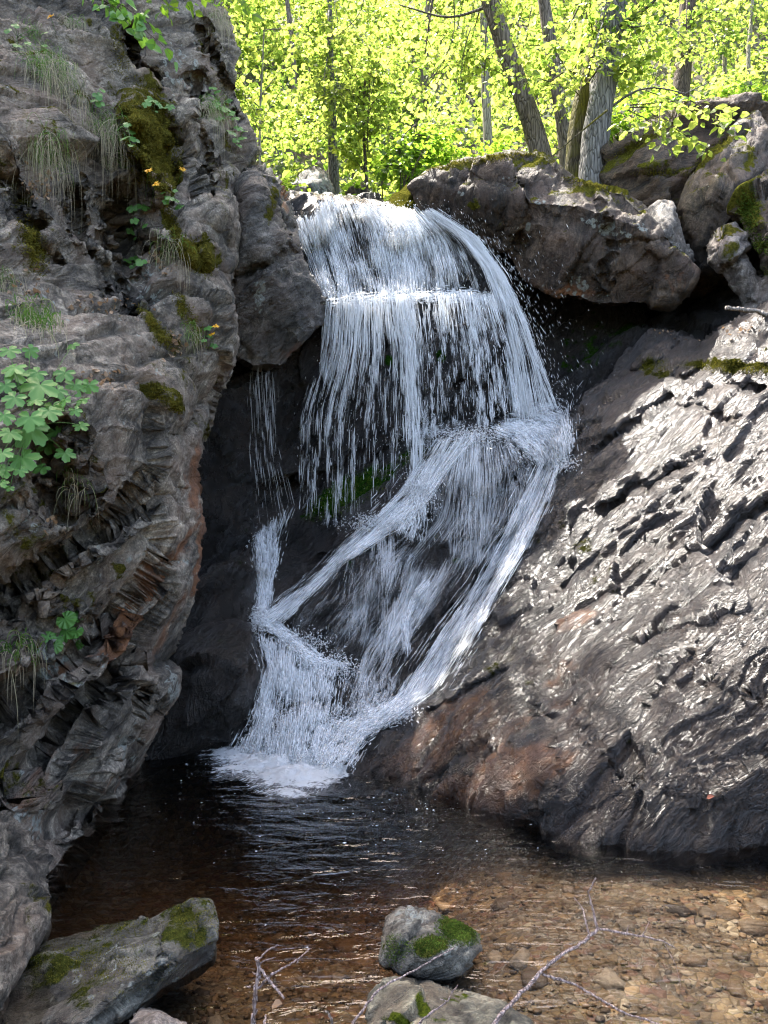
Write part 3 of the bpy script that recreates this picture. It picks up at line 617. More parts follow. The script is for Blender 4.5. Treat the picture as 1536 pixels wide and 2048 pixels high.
# ------------------------------------------------------------------ terrain
def smooth01(x): x = np.clip(x, 0, 1); return x * x * (3 - 2 * x)
def bedz(x, y):
    dp = 0.10 + 0.38 * smooth01((y - 2.6) / 1.8) * smooth01((1.25 - x) / 1.6)
    dp = dp + 0.14 * smooth01((0.7 - x) / 0.8) + 0.05 * smooth01((y - 3.0))
    z = -dp
    z = z + 0.6 * smooth01((1.6 - y) / 1.4) + 0.72 * smooth01((y - 5.0) / 0.9) + 1.2 * smooth01((-1.75 - x) / 0.8)
    return z
def grid(x0, x1, y0, y1, st):
    xs = np.arange(x0, x1 + st / 2, st); ys = np.arange(y0, y1 + st / 2, st)
    X, Y = np.meshgrid(xs, ys)
    idx = np.arange(X.size).reshape(X.shape)
    q = np.stack([idx[:-1, :-1], idx[:-1, 1:], idx[1:, 1:], idx[1:, :-1]], -1).reshape(-1, 4)
    return X.ravel(), Y.ravel(), q, idx

k = NT('creek gravel')
pos = k.n('NewGeometry').outputs['Position']
v1 = k.n('TexVoronoi', {'Vector': pos, 'Scale': 28.0, 'Randomness': 1.0})
v2 = k.n('TexVoronoi', {'Vector': pos, 'Scale': 70.0})
v1e = k.n('TexVoronoi', {'Vector': pos, 'Scale': 28.0}, feature='DISTANCE_TO_EDGE')
sepc = k.n('SeparateColor', {0: v1.outputs['Color']})
c = k.mix(sepc.outputs[0], (0.036, 0.026, 0.012), (0.165, 0.108, 0.048))
c = k.mix(k.ramp(sepc.outputs[1], 0.75, 0.9), c, (0.20, 0.17, 0.12))
c = k.mix(k.ramp(sepc.outputs[2], 0.8, 0.9), c, (0.10, 0.045, 0.025))
c = k.mix(k.math('MULTIPLY', k.ramp(k.noise(pos, 2.0, 3), 0.4, 0.6), 0.5), c, k.mix(k.n('SeparateColor', {0: v2.outputs['Color']}).outputs[0], (0.05, 0.035, 0.02), (0.15, 0.115, 0.06)))
c = k.mix(k.ramp(v1e.outputs['Distance'], 0.05, 0.0), c, (0.04, 0.028, 0.015))
hh = k.math('ADD', k.math('MULTIPLY', k.ramp(v1e.outputs['Distance'], 0, 0.35), 0.010), k.math('MULTIPLY', k.noise(pos, 90, 3), 0.004))
p = k.n('BsdfPrincipled', {'Base Color': c, 'Roughness': 0.7, 'Normal': k.n('Bump', {'Height': hh, 'Strength': 1.0, 'Distance': 1.0})})
k.t.links.new(p.outputs[0], k.out.inputs[0])
M_gravel = k.m
X, Y, q, _ = grid(-5, 7, -3, 7.5, 0.035)
Z = bedz(X, Y) + 0.03 * fbm(np.stack([X, Y, X * 0], -1) * 2.2, 3, 4) + 0.012 * fbm(np.stack([X, Y, X * 0], -1) * 14, 5, 3)
o = add('creek_bed', mk_mesh('creek_bed', np.stack([X, Y, Z], -1), q, True, M_gravel)); tag(o, 'gravel bed of the stream', kind='structure')

# pebbles lying on the bed (uncountable)
def bedh(x, y):
    x = np.atleast_1d(x); y = np.atleast_1d(y)
    return bedz(x, y) + 0.03 * fbm(np.stack([x, y, x * 0], -1) * 2.2, 3, 4)
ICO = None
def ico(level=1):
    import bmesh
    bm = bmesh.new(); bmesh.ops.create_icosphere(bm, subdivisions=level, radius=1.0)
    v = np.array([v.co[:] for v in bm.verts]); f = np.array([[x.index for x in fc.verts] for fc in bm.faces]); bm.free()
    return v, f
def peb_mat(name, lo, hi, alt, wetr=0.65):
    k = NT(name)
    pos = k.n('NewGeometry').outputs['Position']
    a = k.attr('tone')
    c = k.mix(a, lo, hi)
    c = k.mix(k.ramp(k.attr('tone2'), 0.8, 0.82), c, alt)
    c = k.mix(k.math('MULTIPLY', k.ramp(k.noise(pos, 60.0, 4), 0.4, 0.7), 0.5), c, (lo[0] * 0.8, lo[1] * 0.8, lo[2] * 0.8))
    p = k.n('BsdfPrincipled', {'Base Color': c, 'Roughness': wetr, 'Normal': k.n('Bump', {'Height': k.noise(pos, 80.0, 4), 'Strength': 0.5, 'Distance': 0.01})})
    k.t.links.new(p.outputs[0], k.out.inputs[0])
    return k.m
M_peb = peb_mat('pebbles', (0.024, 0.014, 0.006), (0.165, 0.10, 0.040), (0.20, 0.16, 0.11))
v0, f0 = ico(2)
def pebble_cloud(n, xr, yr, smin, smax, seed, sink=0.3):
    r = np.random.default_rng(seed)
    x = r.uniform(*xr, n); y = r.uniform(*yr, n)
    s = smin * (smax / smin) ** (r.random(n) ** 1.6)
    z = bedh(x, y)
    ang = r.uniform(0, 6.28, n); fl = r.uniform(0.22, 0.6, n); el = r.uniform(0.45, 1.0, n)
    d = 1 + 0.6 * (r.random((n, len(v0))) - 0.5)
    P = v0[None] * d[:, :, None]
    lx = P[..., 0] * s[:, None]; ly = P[..., 1] * (s * el)[:, None]; lz = P[..., 2] * (s * fl)[:, None]
    gx = lx * np.cos(ang)[:, None] - ly * np.sin(ang)[:, None] + x[:, None]
    gy = lx * np.sin(ang)[:, None] + ly * np.cos(ang)[:, None] + y[:, None]
    gz = lz + (z + s * fl * sink)[:, None]
    vv = np.stack([gx, gy, gz], -1).reshape(-1, 3)
    ff = (f0[None] + (np.arange(n) * len(v0))[:, None, None]).reshape(-1, 3)
    t = np.repeat(r.random(n), len(v0)); t2 = np.repeat(r.random(n), len(v0))
    return vv, ff, t, t2
a_ = pebble_cloud(11000, (-1.5, 2.6), (1.9, 4.4), 0.005, 0.018, 5); b_ = pebble_cloud(300, (-1.3, 2.2), (2.0, 4.2), 0.02, 0.07, 6, 0.05)
vv = np.concatenate([a_[0], b_[0]]); ff = np.concatenate([a_[1], b_[1] + len(a_[0])]); t = np.concatenate([a_[2], b_[2]]); t2 = np.concatenate([a_[3], b_[3]])
o = add('gravel', mk_mesh('gravel', vv, ff, True, M_peb, {'tone': t, 'tone2': t2})); tag(o, 'brown and ochre pebbles on the stream bed', kind='stuff')

# hillside behind
def hill(x, y):
    yy = np.maximum(y - 8.3, 0)
    z = 3.55 + 0.16 * np.minimum(yy, 3) + 1.02 * np.maximum(y - 11.5, 0)
    z = z - 3.6 * smooth01((8.3 - y) / 0.8)
    rx = np.maximum(x - (2.2 + 0.0 * y), 0); lx = np.maximum(-3.0 - x, 0)
    z = z + 0.72 * rx * smooth01((y - 7.8) / 1.5) + 0.6 * lx * smooth01((y - 7.8) / 1.0)
    return z
def terr(x, y):
    x = np.atleast_1d(np.asarray(x, float)); y = np.atleast_1d(np.asarray(y, float))
    z = hill(x, y)
    return z + 0.35 * fbm(np.stack([x, y, x * 0], -1) * 0.45, 41, 4) * smooth01((y - 8.5) / 3) + 0.06 * fbm(np.stack([x, y, x * 0], -1) * 3, 42, 3)
k = NT('forest floor')
pos = k.n('NewGeometry').outputs['Position']
n1 = k.noise(pos, 1.1, 5, 0.65); n2 = k.noise(pos, 30.0, 4, 0.7); n3 = k.noise(pos, 6.0, 5, 0.7)
c = k.mix(k.ramp(n3, 0.35, 0.65), (0.035, 0.025, 0.016), (0.10, 0.07, 0.04))
c = k.mix(k.ramp(n1, 0.44, 0.56), c, k.mix(n2, (0.02, 0.04, 0.007), (0.06, 0.10, 0.015)))
c = k.mix(k.ramp(k.noise(pos, 2.3, 3), 0.6, 0.68), c, (0.10, 0.09, 0.08))
p = k.n('BsdfPrincipled', {'Base Color': c, 'Roughness': 0.9, 'Normal': k.n('Bump', {'Height': n2, 'Strength': 1.0, 'Distance': 0.08})})
k.t.links.new(p.outputs[0], k.out.inputs[0])
M_floor = k.m
X, Y, q, _ = grid(-26, 30, 7.5, 46, 0.16)
o = add('hillside', mk_mesh('hillside', np.stack([X, Y, terr(X, Y)], -1), q, True, M_floor)); tag(o, 'steep wooded hillside', kind='structure')
X, Y, q, _ = grid(-60, 60, -60, 60, 1.5)
Z = np.where(np.hypot(X, Y - 3) < 11, -1.4, -1.2 + 0.25 * np.maximum(np.hypot(X, Y - 3) - 11, 0)) 
Z = np.minimum(Z, 16) + 0.4 * fbm(np.stack([X, Y, X * 0], -1) * 0.2, 8, 4)
Z = np.where((Y > 6) & (np.abs(X) < 28), np.minimum(Z, -1), Z)
o = add('ground', mk_mesh('ground', np.stack([X, Y, Z], -1), q, True, M_floor)); tag(o, 'forest ground around the gorge', kind='structure')

# ------------------------------------------------------------------ pool water
k = NT('pool water')
geo = k.n('NewGeometry')
pos = geo.outputs['Position']
mp = k.n('Mapping', {0: pos, 'Rotation': (0, 0, math.radians(-12)), 'Scale': (1.0, 2.8, 1.0)})
h = k.math('ADD', k.math('MULTIPLY', k.noise(mp, 4.5, 3, 0.5, 0.6), 0.018), k.math('MULTIPLY', k.noise(mp, 16.0, 3, 0.5, 0.4), 0.0016))
bp = k.n('Bump', {'Height': h, 'Strength': 1.0, 'Distance': 1.0})
fr = k.n('Fresnel', {'IOR': 1.33, 'Normal': bp})
tr = k.n('BsdfTransparent', {'Color': (0.93, 0.93, 0.90)})
gl = k.n('BsdfGlossy', {'Color': (1, 1, 1), 'Roughness': 0.05, 'Normal': bp})
mx = k.n('MixShader', {0: k.math('MULTIPLY', fr.outputs[0], 1.25, clamp=True), 1: tr, 2: gl})
k.t.links.new(mx.outputs[0], k.out.inputs[0])
va = k.n('VolumeAbsorption', {'Color': (0.70, 0.48, 0.24), 'Density': 1.1})
k.t.links.new(va.outputs[0], k.out.inputs['Volume'])
M_pool = k.m
X, Y, q, idx = grid(-4.5, 6.5, -0.6, 7.0, 0.022)
P0 = np.stack([X, Y, X * 0], -1)
src = np.hypot(X + 0.35, Y - 5.0)
ampl = 0.16 + 1.3 * np.exp(-(src / 1.6) ** 2)
Z = ampl * (0.005 * fbm(P0 * np.array([2.2, 6.5, 1]), 71, 3)  + 0.0035 * np.sin(src * 22 + 3 * fbm(P0 * 1.5, 73, 2)) * np.exp(-src / 1.5))
top = np.stack([X, Y, Z], -1)
n = len(top)
# skirt and bottom so the water is a closed body
ring = np.concatenate([idx[0, :], idx[1:, -1], idx[-1, -2::-1], idx[-2:0:-1, 0]])
bot = top[ring].copy(); bot[:, 2] = -1.5
rb = n + np.arange(len(ring))
side = np.stack([ring, np.roll(ring, -1), np.roll(rb, -1), rb], -1)
cen = np.array([[1.0, 3.2, -1.5]])
tri = np.stack([rb, np.roll(rb, -1), np.full(len(rb), n + len(ring))], -1)
verts = np.concatenate([top, bot, cen])
o = add('pool_water', mk_mesh('pool_water', verts, [q, side[:, ::-1], tri[:, ::-1]], True, M_pool)); tag(o, 'clear brown pool water', kind='structure')
# ------------------------------------------------------------------ falling water
def water_mat(name, col=(0.93, 0.95, 0.97), sheet=False, thr=(0.44, 0.68), sc=(60.0, 2.0), amax=0.85, rough=0.35, transl=0.5, alpha=1.0):
    k = NT(name)
    dif = k.n('BsdfPrincipled', {'Base Color': col, 'Roughness': rough, 'Specular IOR Level': 0.4})
    trl = k.n('BsdfTranslucent', {'Color': col})
    sh = k.n('MixShader', {0: transl, 1: dif, 2: trl})
    if sheet:
        uv = k.n('UVMap')
        m1 = k.n('Mapping', {0: uv, 'Scale': (sc[0], sc[1], 1)})
        n1 = k.noise(m1, 1.0, 4, 0.6, 0.5)
        m2 = k.n('Mapping', {0: uv, 'Scale': (sc[0] * 0.18, sc[1] * 0.6, 1)})
        n2 = k.noise(m2, 1.0, 3, 0.6, 0.4)
        f = k.math('ADD', k.math('MULTIPLY', n1, 0.6), k.math('MULTIPLY', n2, 0.4))
        f = k.math('ADD', f, k.math('SUBTRACT', k.attr('dens'), 0.5))
        n3 = k.noise(k.n('Mapping', {0: uv, 'Scale': (sc[0] * 2.6, sc[1] * 4, 1)}), 1.0, 3, 0.6, 0.3)
        f = k.math('ADD', f, k.math('MULTIPLY', k.math('SUBTRACT', n3, 0.5), 0.45))
        al = k.math('MULTIPLY', k.ramp(f, thr[0], thr[1]), amax)
        k.set(dif, 'Normal', k.n('Bump', {'Height': f, 'Strength': 1.0, 'Distance': 0.05}))
        tr = k.n('BsdfTransparent', {'Color': (0.96, 0.97, 0.98)})
        sh = k.n('MixShader', {0: al, 1: tr, 2: sh})
    elif alpha < 1:
        sh = k.n('MixShader', {0: alpha, 1: k.n('BsdfTransparent', {'Color': (1, 1, 1)}), 2: sh})
    k.t.links.new(sh.outputs[0], k.out.inputs[0])
    return k.m
M_water = water_mat('white water', alpha=0.72)
M_veil = water_mat('thin water veil', alpha=0.24)
M_drop = water_mat('drops of water')
M_sheet = water_mat('water film', sheet=True)
M_foam = water_mat('foam', sheet=True, sc=(26.0, 26.0), thr=(0.45, 0.6), amax=0.95)

def resamp(a, n):
    a = np.array(a, float)
    L = np.concatenate([[0], np.cumsum(np.hypot(*np.diff(a[:, :2], axis=0).T))])
    t = np.linspace(0, L[-1], n)
    return np.stack([np.interp(t, L, a[:, j]) for j in range(a.shape[1])], -1)

def curtain_grid(lines, S, T, keys=None, off=0.03, smooth=1):
    """lines: flow lines of (px, py, d) or (px, py) laid on the named rocks"""
    R = np.stack([resamp([p[:2] for p in l], T) for l in lines])
    si = np.linspace(0, len(lines) - 1, S)
    out = np.empty((S, T, 3))
    G = np.empty((S, T, 2))
    for t in range(T):
        for j in range(2):
            G[:, t, j] = np.interp(si, np.arange(len(lines)), R[:, t, j])
    if keys is None:
        D = np.stack([resamp([(p[0], p[1], p[2]) for p in l], T)[:, 2] for l in lines])
        DD = np.stack([np.interp(si, np.arange(len(lines)), D[:, t]) for t in range(T)], 1)
        return W(G[..., 0], G[..., 1], DD)
    DD = np.full((S, T), np.nan)
    for a in range(S):
        for b in range(T):
            h, _ = hit(keys, G[a, b, 0], G[a, b, 1])
            if h is not None: DD[a, b] = h.y
    m = np.isnan(DD)
    if m.all(): DD[:] = 6
    else:
        good = np.argwhere(~m); gv = DD[~m]
        for (a, b) in np.argwhere(m):
            DD[a, b] = gv[np.argmin(((good - (a, b)) ** 2).sum(1))]
    for _ in range(smooth):
        P = np.pad(DD, 1, mode='edge')
        lo = np.minimum.reduce([P[1:-1, 1:-1], P[:-2, 1:-1], P[2:, 1:-1], P[1:-1, 2:], P[1:-1, :-2]])
        DD = 0.5 * DD + 0.5 * lo
    return W(G[..., 0], G[..., 1], DD - off)

STR_V, STR_F = [], []
VEIL = ([], [])
def strands_from(gridp, n, w=(0.003, 0.009), ln=(0.06, 0.35), jit=0.012, seed=0, dens=None, m=6, store=None, wob=0.006, sdist=None, tdist=None, shed=None, spread=0.0):
    """thin tapering threads of water following the flow grid"""
    r = np.random.default_rng(seed)
    S, T, _ = gridp.shape
    s = (r.random(n) if not spread else np.where(r.random(n) < 0.6, r.random(n), r.normal(0.5, spread, n))) if sdist is None else np.clip(sdist(r, n), 0, 1)
    t0 = r.random(n) if tdist is None else np.clip(tdist(r, n), 0, 1)
    if dens is not None:
        keep = r.random(n) < dens(s, t0)
        s, t0 = s[keep], t0[keep]; n = len(s)
    L = 1.7 * ln[0] * (ln[1] / ln[0]) ** r.random(n)
    ww = 0.75 * w[0] * (w[1] / w[0]) ** (r.random(n) ** 1.5)
    tt = t0[:, None] - L[:, None] / 2 + np.linspace(0, 1, m)[None] * L[:, None]
    tt = np.clip(tt, 0, 1)
    ss = s[:, None] + np.zeros_like(tt) + (r.normal(0, 0.0012, (n, m))).cumsum(1) * 0.6
    if not spread: ss = np.clip(ss, 0, 1)
    a = ss * (S - 1); b = tt * (T - 1)
    i = np.clip(a.astype(int), 0, S - 2); j = np.minimum(b.astype(int), T - 2)
    fa = (a - i)[..., None]; fb = (b - j)[..., None]
    P = gridp[i, j] * (1 - fa) * (1 - fb) + gridp[i + 1, j] * fa * (1 - fb) + gridp[i, j + 1] * (1 - fa) * fb + gridp[i + 1, j + 1] * fa * fb
    P = P + r.normal(0, jit, (n, 1, 3)) * np.array([1, 1.4, 1]) - np.array([0, abs(jit), 0]) + r.normal(0, wob * 0.12, (n, m, 3))
    if shed is not None: P = P + shed(r, n)[:, None, :]
    d = np.gradient(P, axis=1)
    d /= (np.linalg.norm(d, axis=2, keepdims=True) + 1e-9)
    u = np.cross(d, np.array([0, 1.0, 0.05])); u /= (np.linalg.norm(u, axis=2, keepdims=True) + 1e-9)
    v = np.cross(d, u)
    prof = np.sin(np.linspace(0.12, math.pi - 0.12, m)) ** 0.6
    R = (ww[:, None] * prof[None])[..., None]
    ring = [P + R * (math.cos(k * 2.0944 + 0.5) * u * 1.0 + math.sin(k * 2.0944 + 0.5) * v * 0.6) for k in range(3)]
    Vv = np.stack(ring, 2).reshape(-1, 3)
    base = (np.arange(n) * m * 3)[:, None, None, None]
    jj = (np.arange(m - 1) * 3)[None, :, None, None]
    kk = np.array([[0, 1, 4, 3], [1, 2, 5, 4], [2, 0, 3, 5]])[None, None]
    Ff = (base + jj + kk).reshape(-1, 4)
    (store or (STR_V, STR_F))[0].append(Vv); (store or (STR_V, STR_F))[1].append(Ff)

def flush(store, name, mat, label, kind='stuff'):
    vs_, fs_, n0 = [], [], 0
    for v_, f_ in zip(*store):
        vs_.append(v_); fs_.append(f_ + n0); n0 += len(v_)
    o = add(name, mk_mesh(name, np.concatenate(vs_), np.concatenate(fs_), True, mat)); tag(o, label, kind=kind)
    return o

SH_V, SH_F, SH_D, SH_U = [], [], [], []
def sheet(gridp, dens, uvw=None, back=0.012, disp=0.0, store=None, seed=0):
    S, T, _ = gridp.shape
    a, b = np.meshgrid(np.linspace(0, 1, S), np.linspace(0, 1, T), indexing='ij')
    P = gridp + np.array([0, back, 0])
    wd = np.linalg.norm(gridp[-1, T // 2] - gridp[0, T // 2]); le = np.linalg.norm(np.diff(gridp[S // 2], axis=0), axis=1).sum()
    if disp:
        q = np.stack([a * wd * 14, b * le * 2.5, a * 0 + seed], -1).reshape(-1, 3)
        P = P + np.array([0, -1, 0.2]) * (disp * ridged(q, seed, 3)).reshape(S, T, 1)
    idx = np.arange(S * T).reshape(S, T)
    q = np.stack([idx[:-1, :-1], idx[:-1, 1:], idx[1:, 1:], idx[1:, :-1]], -1).reshape(-1, 4)
    st = store or (SH_V, SH_F, SH_D, SH_U)
    n0 = sum(len(x) for x in st[0])
    st[0].append(P.reshape(-1, 3)); st[1].append(q + n0)
    d = dens(a, b) if callable(dens) else dens + 0 * a
    st[2].append(d.ravel()); st[3].append(np.stack([a * wd + seed * 3.7, b * le + seed], -1).reshape(-1, 2))

def edgefade(a, e=0.08):
    return np.clip(np.minimum(a, 1 - a) / e, 0, 1)

def nz(a, b, fa, fb, s):
    sh = np.shape(a)
    a = np.ravel(a); b = np.ravel(b)
    return fbm(np.stack([a * fa, b * fb, a * 0 + s], -1), int(s) + 200, 3).reshape(sh)

# A. upper cascade over the lip down to the ledge
UP = curtain_grid([[(590, 442), (612, 500), (634, 560), (646, 600)],
                   [(628, 440), (640, 500), (655, 560), (665, 597)],
                   [(650, 402), (660, 450), (690, 540), (700, 598)],
                   [(700, 412), (715, 450), (735, 540), (745, 598)],
                   [(760, 418), (790, 460), (805, 540), (810, 595)],
                   [(820, 424), (860, 470), (880, 540), (885, 592)],
                   [(860, 432), (920, 490), (950, 550), (960, 590)]], 60, 40, ['up'], off=0.05, smooth=3)
def dA(s, t): return np.clip(0.40 + 1.7 * nz(s, t, 14, 1.2, 1) + 1.3 * nz(s, t, 22, 9, 3), 0.05, 1)
strands_from(UP, 8500, (0.0018, 0.005), (0.03, 0.16), 0.02, 1, dA)
strands_from(UP, 6500, (0.002, 0.007), (0.04, 0.2), 0.02, 101, dA, store=VEIL)
strands_from(UP, 1500, (0.004, 0.011), (0.04, 0.16), 0.03, 2, lambda s, t: np.clip(1.3 - t * 4, 0.0, 1))
sheet(UP, lambda a, b: 0.465 + 0.10 * nz(a, b, 8, 1, 2) + 0.12 * np.clip(1 - b * 5, 0, 1) - 0.6 * (1 - edgefade(a, 0.03)), disp=0.025, seed=1)
# B. the arc that shoots over the right side and lands beyond the ledge
ARC = curtain_grid([[(850, 426, 7.35), (920, 470, 7.1), (965, 530, 6.95), (990, 600, 6.85), (1010, 700, 6.8), (1025, 830, 6.75)],
                    [(856, 424, 7.33), (935, 474, 7.08), (985, 540, 6.92), (1015, 620, 6.82), (1040, 720, 6.78), (1056, 835, 6.72)],
                    [(862, 424, 7.31), (948, 480, 7.06), (1000, 552, 6.90), (1036, 640, 6.80), (1065, 730, 6.75), (1086, 828, 6.70)],
                    [(870, 426, 7.30), (958, 484, 7.05), (1012, 560, 6.88), (1052, 650, 6.78), (1085, 745, 6.72), (1118, 815, 6.68)]], 30, 50)
strands_from(ARC, 4000, (0.0022, 0.006), (0.03, 0.14), 0.015, 3, lambda s, t: np.clip((1.15 - 0.5 * t) * (0.55 + 0.9 * nz(s, t, 5, 1.5, 4)) * np.clip(1.25 - s * (0.4 + 0.5 * t), 0, 1), 0, 1))
sheet(ARC, lambda a, b: 0.54 - 0.12 * b - 0.5 * (1 - edgefade(a, 0.15)) + 0.1 * nz(a, b, 4, 1.5, 3), seed=2)
# C. ledge spill: from the ledge brink down in front of the dark rock; free falling threads
LED = curtain_grid([[(648, 600, 6.80), (640, 700, 6.72), (600, 830, 6.66), (590, 1010, 6.6)],
                    [(680, 598, 6.74), (675, 690, 6.66), (640, 820, 6.6), (632, 1050, 6.5)],
                    [(720, 596, 6.70), (715, 700, 6.62), (690, 850, 6.56), (685, 1050, 6.45)],
                    [(760, 594, 6.68), (765, 700, 6.6), (755, 850, 6.54), (750, 1010, 6.4)],
                    [(800, 592, 6.66), (815, 700, 6.58), (822, 850, 6.52), (826, 985, 6.4)],
                    [(850, 590, 6.66), (862, 700, 6.6), (868, 800, 6.55), (870, 880, 6.5)],
                    [(900, 588, 6.68), (915, 700, 6.6), (920, 800, 6.56), (925, 870, 6.5)],
                    [(950, 588, 6.70), (975, 700, 6.62), (982, 780, 6.58), (985, 850, 6.5)],
                    [(985, 592, 6.72), (1020, 700, 6.65), (1035, 780, 6.6), (1045, 850, 6.52)]], 60, 50)
def line_density(cs, base=0.05):
    def f(s, t):
        v = base + 0 * s
        for (c, wd, t1, am) in cs:
            v = v + am * np.exp(-((s - c - 0.004 * np.sin(t * 7 + c * 40)) / wd) ** 2) * np.clip((t1 - t) / 0.15, 0, 1)
        return np.clip(v, 0, 1)
    return f
BRK = lambda s, t: np.clip(0.42 + 2.2 * nz(s, t, 70, 16, 15) + 0.8 * nz(s, t, 12, 5, 16), 0.03, 1)
thr = [(0.03, 0.004, 0.85, .3), (0.062, 0.004, 0.95, .35), (0.11, 0.005, 1.0, .5), (0.128, 0.003, .8, .4), (0.17, 0.009, 0.7, .9), (0.175, 0.006, 1.1, .8), (0.222, 0.006, 1.1, .8), (0.245, 0.01, 0.6, .5), (0.29, 0.004, 1.0, .5), (0.345, 0.010, 0.6, .8), (0.36, 0.005, 0.95, .5), (0.40, 0.004, 0.8, .4),
       (0.44, 0.006, 0.9, .5), (0.485, 0.016, 0.6, .9), (0.52, 0.026, 1.15, 1.1), (0.50, 0.012, 1.15, .9), (0.57, 0.004, 0.9, .4), (0.62, 0.006, 1.05, .6), (0.665, 0.005, 0.85, .5), (0.70, 0.014, 0.5, .5), (0.73, 0.005, 1.0, .4), (0.775, 0.006, 0.9, .5), (0.83, 0.022, 1.1, .85), (0.88, 0.012, 1.0, .6), (0.93, 0.016, 1.1, .5), (0.985, 0.010, 1.1, .6)]
LD = line_density(thr, 0.075)
strands_from(LED, 9000, (0.0018, 0.006), (0.02, 0.1), 0.010, 105, lambda s, t: LD(s, t) * BRK(s, t), store=VEIL)
strands_from(LED, 27000, (0.0011, 0.0042), (0.015, 0.075), 0.007, 5, lambda s, t: LD(s, t) * BRK(s, t))
strands_from(LED, 6000, (0.0028, 0.008), (0.03, 0.14), 0.014, 6, lambda s, t: np.clip(1.15 - t * (4.0 + 2 * nz(s, t, 12, 1, 5)), 0, 1) * np.clip(0.6 + 1.2 * nz(s, t, 10, 2, 6), 0, 1))
strands_from(LED, 2600, (0.004, 0.010), (0.03, 0.12), 0.012, 7, line_density([(0.52, 0.022, 1.2, 1.0), (0.49, 0.012, 0.9, .6), (0.83, 0.012, 0.6, .6)], 0))
sheet(LED, lambda a, b: 0.37 + 0.16 * np.exp(-((a - 0.52) / 0.035) ** 2) + 0.1 * np.exp(-((a - 0.84) / 0.05) ** 2) + 0.16 * nz(a, b, 14, 1.0, 7) - 0.10 * np.clip(b - 0.25, 0, 1) - 0.25 * np.clip(0.3 - a, 0, 1) - 0.6 * (1 - edgefade(a, 0.03)), seed=3)
# froth along the ledge brink
BR = curtain_grid([[(645, 603), (700, 594), (760, 592), (820, 590), (900, 586), (960, 588), (985, 596)], [(645, 612), (700, 604), (760, 604), (820, 602), (900, 600), (960, 602), (990, 610)]], 8, 60, ['up'], off=0.05, smooth=3)
strands_from(BR, 1800, (0.003, 0.008), (0.006, 0.03), 0.022, 8, lambda s, t: 0.25 + 0.75 * t)
# film on the stepped rock left of the centre (rusty rock, thin water)
FLM = curtain_grid([[(650, 606), (645, 680), (640, 745)], [(690, 604), (680, 690), (660, 780)], [(740, 602), (720, 690), (700, 790)]], 20, 24, ['up'], off=0.012, smooth=1)
strands_from(FLM, 700, (0.0015, 0.004), (0.06, 0.3), 0.006, 9, lambda s, t: np.clip(0.5 + 1.2 * nz(s, t, 5, 2, 9), 0, 1))

# D. lower cascades running over the domes
def flow(lines, n, seed, w=(0.002, 0.006), ln=(0.05, 0.25), jit=0.010, dens=None, sh=0.42, S=26, T=44, off=0.03, keys=('low', 'slab'), sm=2, disp=0.0, shn=0.12):
    veil = seed in (19, 20, 24, 25, 31, 261)
    g = curtain_grid(lines, S, T, list(keys), off=off, smooth=sm)
    def d(s, t):
        v = dens(s, t) if dens else 1.0
        return v * np.clip(0.5 + 1.5 * nz(s, t, 14, 9, seed + 7) + 1.4 * nz(s, t, 6, 4, seed + 9), 0.04, 1) * (0.3 + 0.7 * np.clip((0.62 - np.abs(s - 0.5)) / 0.25, 0, 1)) * (0.25 + 0.75 * edgefade(t, 0.15))
    strands_from(g, int(n * (1.8 if veil else 1.9) * (0.6 if seed in (23, 28) else 1)), w, (ln[0] * (0.5 if veil else 0.35), ln[1] * (0.5 if veil else 0.36)), jit * (0.6 if veil else 1.25), seed, d, store=VEIL if veil else None, spread=0.36)
    if not veil: strands_from(g, int(n * 1.0), (w[0] * 1.5, w[1] * 1.6), (ln[0] * 0.8, ln[1] * 0.8), jit, seed + 400, d, store=VEIL, spread=0.36)
    if sh: sheet(g, lambda a, b: sh + (0.0 if veil else 0.02) + (shn + 0.04) * nz(a, b, 9, 6, seed + 1) + 0.10 * nz(a, b, 5, 4, seed + 9) - 0.34 * (1 - edgefade(a, 0.35)) - 0.3 * (1 - edgefade(b, 0.1)), seed=seed, disp=disp)
    return g
# dome 1 veil
flow([[(880, 890), (850, 950), (835, 1010), (838, 1060)], [(900, 878), (875, 960), (868, 1050), (870, 1110)], [(935, 868), (925, 950), (920, 1050), (915, 1140)], [(970, 862), (975, 950), (975, 1050), (965, 1150)],
      [(1000, 870), (1025, 930), (1040, 1000), (1030, 1080)], [(1030, 875), (1062, 920), (1075, 960), (1070, 1000)]], 5200, 20, ln=(0.04, 0.3), w=(0.0015, 0.004), dens=lambda s, t: np.clip((1.05 - t) * (0.55 + 0.8 * nz(s, t, 9, 1, 20)), 0, 1), sh=0.44)
flow([[(850, 940), (790, 1040), (700, 1100), (600, 1230), (580, 1290)], [(900, 900), (860, 1040), (790, 1120), (720, 1230), (660, 1310)], [(980, 880), (960, 1040), (900, 1150), (830, 1260), (760, 1350)], [(1060, 900), (1060, 1000), (1000, 1110), (930, 1210), (850, 1330)]],
      6000, 19, ln=(0.02, 0.12), w=(0.0012, 0.0032), dens=lambda s, t: np.clip(0.38 + 1.3 * nz(s, t, 9, 3, 19), 0, 1), sh=0.43, S=50, T=60, off=0.02)
